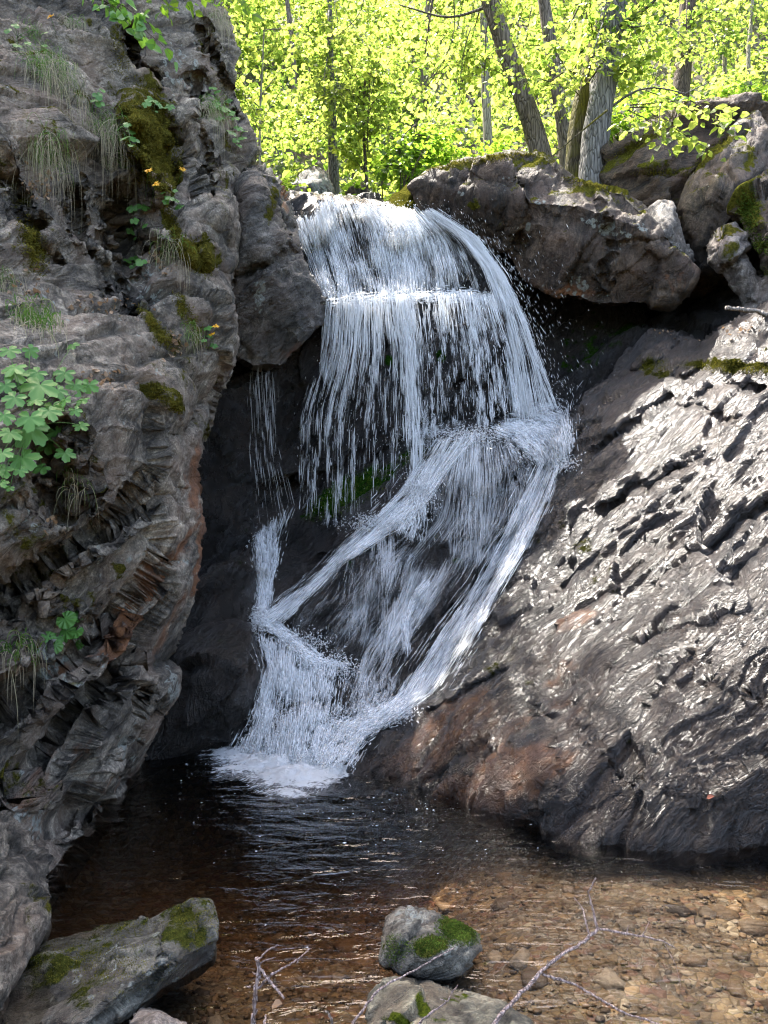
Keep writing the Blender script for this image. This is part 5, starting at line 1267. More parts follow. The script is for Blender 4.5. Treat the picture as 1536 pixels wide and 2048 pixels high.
tree('young_tree', 'bare dark stem hung with leaves above the left end of the huge boulder', [(830, 250, 9.0), (822, 300, 9.0), (812, 350, 8.9), (806, 385, 8.7)], (0.006, 0.010, 0.012, 0.015), M_barkd, [(830, 270, 8.9, 60, 6), (790, 340, 8.8, 35, 4), (880, 290, 9.0, 50, 5)], 12, leafmat=M_leafg, sides=5)
tree('shrub', 'bright green bush growing under the sapling at the stream bank', [(760, 330, 9.4), (765, 380, 9.2)], (0.008, 0.012), M_barkd, [(770, 350, 9.2, 40, 6)], 13, leafmat=M_leafg, cat='bush', sides=5)
tree('shrub', 'small leafy bush behind the cliff edge above the wedged boulder', [(560, 350, 8.4), (560, 390, 8.3)], (0.006, 0.01), M_barkd, [(570, 378, 8.2, 22, 3)], 14, leafmat=M_leafg, cat='bush', sides=5, leaf=0.05, tl=0.25)
tree('shrub', 'green bush between the slim trunks behind the huge boulder rim', [(900, 280, 9.6), (900, 320, 9.5)], (0.008, 0.012), M_barkd, [(930, 290, 9.3, 50, 6), (1020, 280, 9.8, 40, 4)], 15, leafmat=M_leafg, cat='bush', sides=5)
tree('shrub', 'green bush on the slope right of the broad grey trunk', [(1260, 230, 9.8), (1255, 290, 9.6)], (0.008, 0.012), M_barkd, [(1270, 190, 9.6, 50, 6), (1250, 250, 9.4, 30, 4)], 16, leafmat=M_leafg, cat='bush', sides=5)
tree('shrub', 'low bush on the mossy slope at the right edge', [(1500, 170, 10.2), (1500, 210, 10.0)], (0.008, 0.012), M_barkd, [(1490, 180, 10.0, 50, 6), (1420, 190, 10.2, 50, 5)], 17, leafmat=M_leafg, cat='bush', sides=5)
# drooping spray in front of the brown boulder
root = thing('leafy_branch', V(1230, 262, 7.4), 'sunlit leafy branch hanging in front of the brown boulder', 'branch')
gl, gw = Geo(), Geo(); r_ = np.random.default_rng(31)
for (a, b) in (((1260, 215, 7.6), (1480, 245, 7.0)), ((1255, 220, 7.6), (1400, 285, 7.1)), ((1240, 222, 7.5), (1270, 270, 7.2)), ((1260, 210, 7.6), (1480, 225, 7.3)), ((1300, 225, 7.5), (1420, 300, 7.0)), ((1290, 180, 7.6), (1390, 225, 7.2)), ((1320, 215, 7.4), (1330, 300, 7.1)), ((1380, 200, 7.4), (1460, 265, 7.1))):
    spray(gl, gw, W(*a), W(*b), r_, 0.085, 11, 0.20, 0.05, 0.006, 0.05, tone=0.6)
gw.build('branches', M_barkd, root, base=np.array(root.location)); gl.build('crown', M_leaf, root, smooth=False, base=np.array(root.location))
# thin creeper hanging by the leaning trunk and arching bare twigs
for i, (pts, rr_, lb) in enumerate((([(978, -30, 8.5), (984, 20, 8.5), (968, 70, 8.5), (972, 110, 8.5), (964, 215, 8.6)], 0.010, 'thin bare creeper hanging down beside the leaning trunk'),
                                   ([(905, -30, 8.8), (912, 60, 8.8), (890, 120, 8.8), (850, 180, 8.9), (800, 240, 9.0)], 0.007, 'long bare twig arching down left of the leaning trunk'),
                                   ([(735, -30, 8.6), (720, 30, 8.6), (690, 60, 8.7), (640, 100, 8.8)], 0.007, 'thin bare twig arching high in the middle of the green backdrop'),
                                   ([(870, -30, 9.6), (856, 60, 9.6), (850, 110, 9.6)], 0.018, 'short dark bare stem forking at the top of the backdrop'))):
    g = Geo(); P = spline(pxp(pts), 14); v, f = tube(P, np.linspace(rr_, rr_ * 0.4, 14), 6); g.add(v, f)
    for k_ in range(5):
        a = P[2 + 2 * k_]; b = a + np.array([random.uniform(-.25, .25), random.uniform(-.1, .1), random.uniform(-.2, .15)])
        v, f = tube([a, (a + b) / 2 + np.array([0, 0, 0.02]), b], [rr_ * 0.4, rr_ * 0.3, rr_ * 0.15], 4); g.add(v, f)
    tag(g.build('bare_twig', M_barkd), lb, 'twig')

# distant wood: trunks one can tell apart stay things, the leaf mass is stuff
r_ = np.random.default_rng(404)
g = Geo()
nC = 1150
cx = r_.uniform(-7.5, 13, nC); cy = r_.uniform(11.0, 24, nC)
ok = (np.abs(cx) < 0.62 * cy)
cx, cy = cx[ok], cy[ok]
hz_ = terr(cx, cy)
ch = hz_ + r_.uniform(0.1, 3.2, len(cx)) * (0.5 + 0.5 * r_.random(len(cx)))
Cs, Ds, Sz = [], [], []
for x, y, z in zip(cx, cy, ch):
    m = int(r_.integers(45, 85)); rad_ = r_.uniform(0.3, 1.0)
    p = r_.normal(0, 1, (m, 3)) * np.array([rad_, rad_, rad_ * 0.3]) * 0.6 + np.array([x, y, z])
    Cs.append(p); Ds.append(r_.normal(0, 1, (m, 3)) * np.array([1, 1, 0.3]) + np.array([0, 0, -0.3])); Sz.append(np.full(m, (0.06 + 0.004 * y) * r_.uniform(0.7, 1.25)))
leaves(g, np.concatenate(Cs), np.concatenate(Ds), np.concatenate(Sz), r_, 0.5)
tag(g.build('distant_woodland', M_leaf, smooth=False), 'bright yellow green leaves of the far wood', kind='stuff')
labs = ['faint grey trunk on the far slope above the lip', 'slanting trunk in the distant wood', 'straight brown trunk deep in the wood on the right']
for i, (px, py0, py1, d, rr_) in enumerate(((585, -60, 330, 17.5, 0.06), (845, -60, 300, 18, 0.08), (1275, -60, 220, 17, 0.08))):
    x = (px - 768) / FPX * d
    zb = float(terr(x, d)[0]); P = [W(px + (20 if i % 2 else -25), py0 - 60, d), W(px + 5, (py0 + py1) / 2, d), np.array([x, d, zb - 0.3])]
    root = thing('tree', (x, d, zb - 0.3), labs[i], 'tree', 'far trees in the wood')
    g = Geo(); v, f = tube(spline(P, 14), np.linspace(rr_ * 0.7, rr_ * 1.3, 14), 9, 0.08, i); g.add(v, f)
    g.build('trunk', M_bark, root, base=np.array([x, d, zb - 0.3]))
# ground cover on the slope
g = Geo()
n = 14000
x = r_.uniform(-4, 9, n); y = r_.uniform(8.6, 14.5, n); m = (fbm(np.stack([x, y, x * 0], -1) * 0.9, 5, 3) > -0.05) & ((np.abs(x + 0.1) > 0.9) | (y > 10.5))
x, y = x[m], y[m]
z = terr(x, y) + r_.uniform(0.01, 0.14, len(x))
leaves(g, np.stack([x, y, z], -1), r_.normal(0, 1, (len(x), 3)) * np.array([1, 1, 0.4]) + np.array([0, -0.3, 0.4]), 0.055, r_, 0.2)
tag(g.build('ground_cover', M_leafg, smooth=False), 'low green plants on the forest slope', kind='stuff')

# unseen tree added on the cliff top, above the frame, to shade the pool
root = thing('tree', (-2.6, 8.2, 7.4), 'unseen leafy tree added on the cliff top to shade the pool', 'tree')
g = Geo(); v, f = tube(spline([np.array([-2.5, 8.0, 9.6]), np.array([-2.6, 8.2, 8.4]), np.array([-2.6, 8.2, 7.0])], 8), np.linspace(0.08, 0.14, 8), 9, 0.1, 3); g.add(v, f)
g.build('trunk', M_bark, root, base=np.array([-2.6, 8.2, 7.4]))
gl = Geo(); r_ = np.random.default_rng(88); Cs, Ds = [], []
for _ in range(150):
    c = np.array([-2.1, 7.4, 9.4]) + r_.normal(0, 1, 3) * np.array([0.85, 0.95, 0.55])
    if c[2] < CAMZ + 0.68 * c[1] + 0.35: c[2] = CAMZ + 0.68 * c[1] + 0.35 + r_.random() * 0.8
    Cs.append(c + r_.normal(0, 1, (50, 3)) * np.array([0.2, 0.2, 0.08])); Ds.append(r_.normal(0, 1, (50, 3)))
leaves(gl, np.concatenate(Cs), np.concatenate(Ds), 0.10, r_, 0.3)
gl.build('crown', M_leaf, root, smooth=False, base=np.array([-2.6, 8.2, 7.4]))
# ------------------------------------------------------------------ small plants on the rocks
ALLROCK = ['cliff', 'chock', 'slab', 'up', 'low', 'bigb', 'brown', 'greyb', 'mossb', 'pale2', 'recess', 'lowdark', 'fore', 'midb', 'paleb']
def grass_mat(name):
    k = NT(name)
    a = k.attr('tone')
    c = k.mix(k.ramp(a, 0.0, 0.5), (0.05, 0.16, 0.02), (0.16, 0.26, 0.05))
    c = k.mix(k.ramp(a, 0.5, 0.8), c, (0.42, 0.37, 0.26))
    d = k.n('BsdfPrincipled', {'Base Color': c, 'Roughness': 0.7, 'Specular IOR Level': 0.2})
    t = k.n('BsdfTranslucent', {'Color': c})
    s = k.n('MixShader', {0: 0.25, 1: d, 2: t}); k.t.links.new(s.outputs[0], k.out.inputs[0])
    return k.m
M_grass = grass_mat('grass blades')
def blades(g, root, v0, L, wd, tone, r, grav=1.0, m=8):
    n = len(root)
    t = np.linspace(0, 1, m)[None, :, None]
    v0 = v0 / (np.linalg.norm(v0, axis=1, keepdims=True) + 1e-9)
    gr = (grav * np.ones(n) * r.uniform(0.6, 1.3, n))[:, None, None]
    P = root[:, None] + L[:, None, None] * (v0[:, None] * (0.85 * t - 0.5 * t * t) + np.array([0, 0, -1.0]) * gr * t ** 1.6 * 0.85)
    P[:, :, 0] += (0.02 * np.sin(t[..., 0] * 4 + r.random((n, 1)) * 6)) * L[:, None]
    d = np.gradient(P, axis=1); s = np.cross(d, np.array([0.2, 1.0, 0.3])); s /= np.linalg.norm(s, axis=2, keepdims=True) + 1e-9
    w_ = wd[:, None] * np.clip(1.15 - t[..., 0] ** 2 * 1.1, 0.06, 1)
    A = P + s * w_[..., None]; B = P - s * w_[..., None]
    Vv = np.stack([A, B], 2).reshape(-1, 3)
    k = np.arange(m - 1)
    f = np.stack([2 * k, 2 * k + 1, 2 * k + 3, 2 * k + 2], -1)
    F = (f[None] + (np.arange(n) * 2 * m)[:, None, None]).reshape(-1, 4)
    g.add(Vv, F, np.repeat(tone, 2 * m))
# thick moss cushions bulging out of the cliff
M_cush = rock_mat('moss cushion', (0.05, 0.045, 0.01), (0.09, 0.08, 0.015), rough=0.95, lich_amt=0.0, moss_up=0.0, rust_amt=-1.0, bump=1.0, fine=2.0, spec=0.1)
def cushion(pts, inner, key, lift, label, seed):
    def dd(x, y): 
        h = hit('cliff', x, y)[0]; return h.y if h is not None else 5.0
    o_ = rock('moss_cushion', [(x, y, dd(x, y) + 0.03) for x, y in pts], [(x, y, dd(x, y) - lift) for x, y in inner], M_cush, thick=0.25, cell=3.2, bulge=0.05, edge=22, seed=seed,
              amps=((0.006, 6.0),), rid=(0.008, 7.0), rough=(0.012, 16.0), paint={'moss': [(sum(p[0] for p in pts) / len(pts), sum(p[1] for p in pts) / len(pts), 200, 200, 0, 1.2)]}, key=key)
    tag(o_, label, 'moss cushion')
cushion([(232, 205), (262, 208), (300, 222), (328, 262), (343, 310), (350, 360), (348, 400), (318, 385), (300, 345), (280, 300), (258, 262), (240, 232)], [(280, 240), (310, 290), (325, 340), (330, 375)], 'cush1', 0.12, 'big olive moss cushion bulging from the middle of the cliff', 121)
cushion([(350, 450), (372, 468), (395, 500), (404, 530), (392, 542), (370, 530), (350, 495), (340, 465)], [(370, 495), (385, 520)], 'cush2', 0.07, 'smaller olive moss cushion low on the cliff edge', 122)
ALLROCK += ['cush1', 'cush2']
def tuft(px, py, n, Lm, label, seed, sx=14, sy=8, straw=0.6, wd=0.0010, up=0.5, lean=0.15, grav=1.0):
    r = np.random.default_rng(seed)
    roots, vs0, L, tn = [], [], [], []
    for i in range(n):
        a, b = r.normal(px, sx * 1.35), r.normal(py, sy * 1.5)
        h, nr = hit(ALLROCK, a, b)
        if h is None or abs(h.y - (hit(ALLROCK, px, py)[0] or h).y) > 0.35: continue
        if (h - (hit(ALLROCK, px, py)[0] or h)).length > Lm * 0.42: continue
        roots.append(h[:]); st_ = r.random() < straw - 0.15
        vs0.append(np.array([r.normal(lean, 0.42), -0.45 + r.normal(0, 0.15), up * (0.35 if st_ else 1.2) + r.normal(0, 0.2)]))
        L.append(Lm * r.uniform(0.25, 1.2)); tn.append(r.uniform(0.7, 1.0) if st_ else r.uniform(0.0, 0.55))
    if not roots: print('NO TUFT', label); return
    g = Geo()
    tn = np.array(tn); L = np.array(L)
    blades(g, np.array(roots), np.array(vs0), L, np.full(len(L), wd) * r.uniform(0.6, 1.3, len(L)), tn, r, grav * np.where(tn > 0.6, 1.25, 0.7))
    c = np.array(hit(ALLROCK, px, py)[0] or Vector(roots[0]))
    tag(g.build('grass_tuft', M_grass, smooth=False, base=c), label, 'grass tuft', 'grass tufts hanging on the cliff')
for a in ((145, 50, 190, 0.26, 'straw coloured tuft hanging high on the cliff beside a yellow flower', 1, 16, 8, 0.85),
          (92, 130, 420, 0.42, 'large green topped tuft with long pale hanging blades', 2, 26, 16, 0.6),
          (120, 130, 160, 0.42, 'thin pale tuft right beside the large green topped one', 12, 16, 12, 0.9),
          (100, 305, 420, 0.42, 'biggest hanging tuft, green on the right and straw below', 3, 18, 12, 0.6),
          (205, 255, 330, 0.42, 'long drooping tuft just left of the moss cushion', 4, 18, 12, 0.7),
          (235, 330, 120, 0.3, 'short straw tuft under the drooping one beside the yellow flowers', 5, 12, 10, 0.7),
          (425, 215, 220, 0.42, 'tuft hanging under the leafy plant near the right edge of the cliff', 6, 12, 10, 0.65),
          (445, 30, 300, 0.42, 'brown dry tuft spilling over the top edge of the cliff', 7, 16, 12, 1.0),
          (340, 490, 140, 0.32, 'thin tuft hanging beside the lower moss stripe', 8, 14, 14, 0.6),
          (65, 640, 300, 0.34, 'tall arching grass clump above the broad lobed leaves', 9, 22, 12, 0.55, 0.0018, 1.1, 0.2, 0.75),
          (385, 670, 160, 0.24, 'small dense green tuft near the lower pair of yellow flowers', 10, 14, 8, 0.35),
          (40, 1290, 200, 0.26, 'curling pale and green grass clump on the lowest ledge', 11, 30, 14, 0.55, 0.002, 0.8, 0.2, 0.9),
          (10, 560, 90, 0.30, 'sparse tuft cut by the left edge of the cliff', 13, 12, 10, 0.7),
          (60, 60, 90, 0.25, 'small green tuft at the top left among ferny leaves', 14, 14, 12, 0.2),
          (140, 960, 90, 0.22, 'wispy grass under the broad lobed leaves', 15, 14, 30, 0.6),
          (160, 200, 80, 0.3, 'wispy pale grass between the two big tufts', 16, 20, 20, 0.9)):
    tuft(*a[:4], a[4], a[5], *a[6:])

def leaf_fan(g, c, N, up, R, lobes, r, tone, depth=0.45, notch=0.5):
    """broad lobed leaf facing N"""
    N = N / np.linalg.norm(N); S = np.cross(up, N); S /= np.linalg.norm(S); U = np.cross(N, S)
    m = lobes * 8 + 1
    th = np.linspace(-math.pi + 0.32, math.pi - 0.32, m)
    u = (th + math.pi - 0.32) / (2 * (math.pi - 0.32)) * lobes
    lob = np.abs(np.sin(u * math.pi)) ** 0.55
    rr = R * (1 - depth + depth * lob) * (1 + 0.08 * np.sin(u * math.pi * 6)) * (0.85 + 0.15 * np.cos(th))
    cup = 0.10 * R
    rim = c + (np.cos(th) * rr)[:, None] * U * -1 + (np.sin(th) * rr)[:, None] * S + N * (0.35 * cup * np.cos(u * 2 * math.pi))[:, None] - N * (rr / R * cup)[:, None]
    mid = c + 0.5 * (rim - c) + N * (cup * 0.25 * np.cos(u * 2 * math.pi))[:, None] + N * cup * 0.2
    Vv = np.concatenate([[c], mid, rim]); k = np.arange(m - 1)
    g.add(Vv, np.stack([np.zeros(m - 1, int), 1 + k, 2 + k], -1), tone)
    f = np.stack([1 + k, 1 + m + k, 2 + m + k, 2 + k], -1) + g.n - len(Vv)
    g.q.append(f)
def broad_plant(name, label, spots, root_px, keys, seed, lobes=5, depth=0.45, mat=None, out=0.10):
    r = np.random.default_rng(seed)
    rp = hit(keys, *root_px)[0] or V(root_px[0], root_px[1], 4)
    root = thing(name, rp, label, 'plant', None)
    gl, gs = Geo(), Geo()
    for (px, py, R) in spots:
        h = hit(keys, px, py)[0]
        d = (h.y if h is not None else rp.y) - r.uniform(0.4, 1.3) * out
        c = W(px, py, d)
        N = np.array([r.normal(0.15, 0.28), -0.75, 0.65 + r.normal(0, 0.25)])
        leaf_fan(gl, c, N, np.array([r.normal(0, 0.5), 0, 1.0]), 1.12 * r.uniform(0.65, 1.2) * R * d / FPX, lobes, r, r.random(), depth)
        a = np.array(rp); P = spline([a, (a + c) / 2 + np.array([0, -0.02, 0.03]), c], 6); v, f = tube(P, 0.0014, 4); gs.add(v, f)
    gs.build('stems', M_leafs, root, base=np.array(rp)); gl.build('leaves', mat or M_leafs, root, smooth=True, base=np.array(rp))
sp = [(28, 745, 34), (80, 770, 38), (30, 795, 36), (105, 812, 26), (130, 800, 22), (150, 770, 24), (178, 770, 22), (60, 835, 32), (20, 865, 36), (60, 855, 38), (112, 862, 24), (160, 850, 24), (30, 735, 26), (130, 745, 22), (98, 822, 30), (130, 905, 28), (45, 915, 34), (85, 935, 20),
      (8, 830, 28), (18, 700, 22), (60, 700, 20), (145, 690, 18), (5, 905, 24), (10, 770, 26), (95, 890, 22), (150, 820, 20), (70, 800, 24), (40, 940, 18), (115, 780, 22), (0, 940, 20), (20, 975, 16), (2, 965, 14), (75, 745, 26), (165, 800, 16)]
broad_plant('broad_leaved_plant', 'lush plant with broad lobed pale green leaves on the left ledge', sp, (60, 860), ['cliff'], 1)
broad_plant('broad_leaved_plant', 'small plant with round toothed leaves on the lower ledge', [(130, 1237, 22), (150, 1230, 16), (132, 1262, 17), (152, 1262, 15), (126, 1280, 12), (108, 1278, 20), (110, 1290, 14), (158, 1288, 13), (95, 1272, 14)], (135, 1275), ['cliff'], 2, lobes=9, depth=0.08, out=0.05)
for i, (spots, rt, lb) in enumerate((([(265, 415, 14), (285, 412, 13), (268, 440, 14), (262, 460, 14), (290, 450, 10), (272, 475, 10)], (272, 450), 'little plant with rounded leaves below the yellow flowers'),
                                    ([(255, 520, 13), (270, 515, 15), (282, 522, 13), (268, 533, 11)], (270, 525), 'tiny rosette of lobed leaves in the middle of the cliff'),
                                    ([(420, 190, 14), (435, 182, 13), (430, 205, 15), (445, 215, 14), (455, 200, 12), (460, 225, 15), (440, 235, 13), (470, 235, 12), (478, 255, 13), (465, 265, 10), (425, 175, 10)], (440, 225), 'leafy plant crowning the right edge of the cliff above a hanging tuft'),
                                    ([(240, 255, 13), (255, 248, 12), (262, 262, 12), (250, 275, 11), (270, 278, 10), (262, 290, 8)], (248, 270), 'pale leaved plant left of the moss cushion'),
                                    ([(292, 205, 12), (305, 200, 11), (318, 208, 12), (325, 215, 10), (310, 222, 9), (340, 212, 9), (300, 195, 8)], (310, 212), 'bright small leaved plant just above the moss cushion'),
                                    ([(195, 190, 12), (200, 205, 10), (187, 200, 9), (205, 180, 8)], (195, 198), 'pair of pale round leaves between the hanging tufts'),
                                    ([(340, 395, 12), (352, 400, 10), (360, 412, 11), (332, 402, 8), (348, 380, 8), (325, 385, 9)], (345, 400), 'low plant at the foot of the moss cushion with pale tips'),
                                    ([(30, 50, 12), (15, 60, 12), (45, 75, 10), (35, 90, 10), (55, 85, 9), (90, 65, 8), (88, 90, 8)], (35, 75), 'ferny green plant high on the left edge of the cliff'),
                                    ([(415, 655, 9), (420, 672, 9), (408, 680, 7), (428, 690, 8)], (415, 675), 'small leaves under the lower pair of yellow flowers'),
                                    ([(478, 290, 9), (485, 275, 9), (490, 262, 8), (472, 280, 8)], (480, 282), 'little leafy sprig on the edge above the wedged boulder'))):
    broad_plant('small_plant', lb, spots, rt, ALLROCK, 10 + i, lobes=3 if i % 2 else 5, depth=0.3, out=0.07)

# yellow flowers
def flat_mat(name, col, rough=0.6, tl=0.3):
    k = NT(name); pos = k.n('NewGeometry').outputs['Position']
    c = k.mix(k.noise(pos, 120.0, 3), tuple(x * 0.8 for x in col), col)
    d = k.n('BsdfPrincipled', {'Base Color': c, 'Roughness': rough}); t = k.n('BsdfTranslucent', {'Color': c})
    s = k.n('MixShader', {0: tl, 1: d, 2: t}); k.t.links.new(s.outputs[0], k.out.inputs[0]); return k.m
M_petal = flat_mat('yellow petals', (0.85, 0.45, 0.01)); M_disc = flat_mat('flower centre', (0.55, 0.25, 0.01), 0.9, 0.0)
for i, (px, py, sx, sy, lb) in enumerate(((101, 33, 112, 70, 'yellow daisy like flower alone at the top of the cliff'), (297, 342, 290, 400, 'yellow flower left of the moss cushion, upper of two'), (311, 368, 300, 420, 'yellow flower over the foot of the moss cushion'),
                                         (366, 338, 350, 385, 'yellow flower right of the moss cushion against grey rock'), (431, 652, 425, 690, 'upper flower of the pair low on the cliff edge'), (424, 668, 418, 700, 'lower flower of the pair low on the cliff edge'))):
    h = hit(ALLROCK, px, py)[0]; d = (h.y if h is not None else 5.2) - 0.12
    c = W(px, py, d); b = np.array(hit(ALLROCK, sx, sy)[0] or V(sx, sy, d + 0.1))
    root = thing('flower', b.tolist(), lb, 'flower', 'yellow flowers on the cliff')
    g = Geo(); v, f = tube(spline([b, (b + c) / 2 + np.array([0.01, -0.03, 0.0]), c], 7), 0.0013, 4); g.add(v, f); g.build('stem', M_leafs, root, base=b)
    r = np.random.default_rng(60 + i)
    N = np.array([r.normal(0.1, 0.3), -0.7, 0.75]); N /= np.linalg.norm(N); S = np.cross([0, 0, 1.0], N); S /= np.linalg.norm(S); U = np.cross(N, S)
    R = 0.030 if i < 4 else 0.024
    g = Geo(); n = 12
    an = np.arange(n) / n * 6.283 + r.random()
    for a in an:
        dr = math.cos(a) * S + math.sin(a) * U; sd = -math.sin(a) * S + math.cos(a) * U; rr = R * r.uniform(0.8, 1.15); lift = N * r.uniform(-0.3, 0.3) * rr
        Vv = np.array([c + dr * rr * .2 - sd * rr * .06, c + dr * rr * .6 - sd * rr * .16 + lift * .4, c + dr * rr + lift, c + dr * rr * .6 + sd * rr * .16 + lift * .4, c + dr * rr * .2 + sd * rr * .06])
        g.add(Vv, np.array([[0, 1, 2], [0, 2, 3], [0, 3, 4]]))
    g.build('petals', M_petal, root, smooth=False, base=b)
    g = Geo(); v, f = ico(2); g.add(c + v * np.array([1, 1, 1]) * R * 0.26 * 1.0 + N * 0.002, f); g.build('disc', M_disc, root, base=b)

# overhanging branch at the top left, in the shade
for (lb, lst, mat, lf, seed) in (('pale green leafy branch reaching across the top of the cliff', (((120, -30, 4.0), (290, 75, 4.0)), ((150, -20, 4.0), (330, 95, 3.9)), ((140, -40, 4.1), (250, 40, 3.9)), ((200, 10, 4.0), (300, 50, 3.9))), M_leafs, 0.062, 3),
                                 ('bright sunlit leaves dangling at the top above the cliff edge', (((290, -60, 5.4), (380, 18, 5.2)), ((330, -60, 5.4), (440, 10, 5.2)), ((300, -50, 5.4), (330, 22, 5.2)), ((380, -60, 5.4), (500, 15, 5.3))), M_leafg, 0.075, 4)):
    root = thing('leafy_branch', W(*lst[0][0]).tolist(), lb, 'branch'); gl, gw = Geo(), Geo(); r_ = np.random.default_rng(seed)
    for a, b in lst: spray(gl, gw, W(*a), W(*b), r_, lf, 9, 0.12, 0.08, 0.004, 0.05, flat=0.8)
    gw.build('branches', M_barkd, root, base=np.array(root.location)); gl.build('crown', mat, root, smooth=False, base=np.array(root.location))

# moss: short fuzz growing from the mossy patches
def moss_mat():
    k = NT('moss fuzz'); a = k.attr('tone')
    c = k.mix(a, (0.045, 0.045, 0.008), (0.20, 0.18, 0.03))
    d = k.n('BsdfPrincipled', {'Base Color': c, 'Roughness': 0.9, 'Specular IOR Level': 0.1}); t = k.n('BsdfTranslucent', {'Color': c})
    s = k.n('MixShader', {0: 0.2, 1: d, 2: t}); k.t.links.new(s.outputs[0], k.out.inputs[0]); return k.m
M_moss = moss_mat()
def moss_mat2():
    k = NT('green moss fuzz'); a = k.attr('tone')
    c = k.mix(a, (0.02, 0.04, 0.006), (0.10, 0.15, 0.02))
    d = k.n('BsdfPrincipled', {'Base Color': c, 'Roughness': 0.9, 'Specular IOR Level': 0.1}); k.t.links.new(d.outputs[0], k.out.inputs[0]); return k.m
M_mossg = moss_mat2()
def moss(name, blobs, mat, seed, label, key, ln=0.010, thick=0.0, dens=1.0):
    r = np.random.default_rng(seed); g = Geo(); C, N = [], []
    for (cx, cy, rx, ry, ang, n) in blobs:
        ca, sa = math.cos(math.radians(ang)), math.sin(math.radians(ang))
        for _ in range(int(n * dens)):
            u, v = r.normal(0, 0.5, 2)
            q = u * u + v * v
            if q > 1: continue
            px = cx + u * rx * ca + v * ry * sa; py = cy - u * rx * sa + v * ry * ca
            h, nr = hit(key, px, py)
            if h is None: continue
            nr = nr if nr.y < 0 else -nr
            C.append(np.array(h) + np.array(nr) * thick * (1 - q)); N.append(np.array(nr))
    C = np.array(C); N = np.array(N); n = len(C)
    if thick: 
        pass
    D = N + r.normal(0, 0.6, (n, 3)); D /= np.linalg.norm(D, axis=1, keepdims=True)
    S = np.cross(D, r.normal(0, 1, (n, 3))); S /= np.linalg.norm(S, axis=1, keepdims=True)
    L = (ln * r.uniform(0.5, 1.4, n))[:, None]
    Vv = np.stack([C - S * L * 0.22 - N * 0.003, C + S * L * 0.22 - N * 0.003, C + D * L], 1).reshape(-1, 3)
    g.add(Vv, (np.array([[0, 1, 2]])[None] + (np.arange(n) * 3)[:, None, None]).reshape(-1, 3), np.repeat(r.random(n) * 0.6 + 0.4 * vnoise(C * 30, 4) + 0.2, 3))
    tag(g.build(name, mat, smooth=False), label, kind='stuff')
moss('moss', [(300, 285, 62, 120, 15, 9000), (395, 515, 30, 50, 30, 2200), (345, 450, 14, 70, 20, 1800), (65, 490, 28, 70, 20, 1800), (330, 795, 14, 45, 45, 1000), (315, 660, 13, 65, 40, 1200), (380, 640, 18, 70, 30, 1000), (310, 200, 12, 70, 40, 900),
              (455, 210, 10, 40, 10, 300), (240, 110, 20, 60, 10, 500)], M_moss, 5, 'olive moss on the cliff', ['cliff', 'cush1', 'cush2'], 0.014)
moss('moss', [(300, 300, 75, 120, 20, 9000), (375, 500, 40, 60, 30, 2500)], M_moss, 15, 'fuzz of the moss cushions', ['cush1', 'cush2'], 0.016)
moss('moss', [(1470, 735, 120, 14, -3, 2500), (1310, 735, 40, 22, 0, 600)], M_moss, 6, 'olive moss in the crack of the slab', ['slab'], 0.014)
moss('moss', [(700, 985, 110, 34, 28, 4000), (820, 915, 50, 18, 20, 600)], M_mossg, 7, 'vivid green moss on the ledge behind the falling water', ['low'], 0.016)
moss('moss', [(915, 1862, 50, 30, -20, 3000), (860, 1890, 55, 24, 10, 1500), (790, 1900, 28, 34, 0, 700)], M_mossg, 8, 'bright moss cap on the small pool boulder', ['midb'], 0.008)
moss('moss', [(385, 1845, 60, 60, 0, 2200), (240, 1850, 100, 26, 0, 1200), (140, 1920, 160, 54, 0, 2600), (230, 1930, 150, 80, 0, 1800)], M_moss, 9, 'thin moss on the long pool boulder', ['fore'], 0.006)
moss('moss', [(1000, 315, 200, 10, 8, 1800), (1210, 372, 90, 12, -10, 1400), (1090, 305, 70, 10, 0, 900)], M_moss, 10, 'sunlit moss rim of the huge boulder', ['bigb'], 0.022)
moss('moss', [(1495, 420, 26, 60, 0, 2200), (1520, 490, 30, 24, 0, 900), (1530, 560, 24, 34, 0, 600)], M_mossg, 11, 'green moss on the boulder at the right edge', ['mossb'], 0.018)
moss('moss', [(1270, 290, 80, 12, 30, 1000), (1330, 345, 70, 10, 0, 700), (1420, 305, 60, 10, 40, 700)], M_moss, 12, 'moss rims of the brown boulder', ['brown', 'greyb'], 0.02)

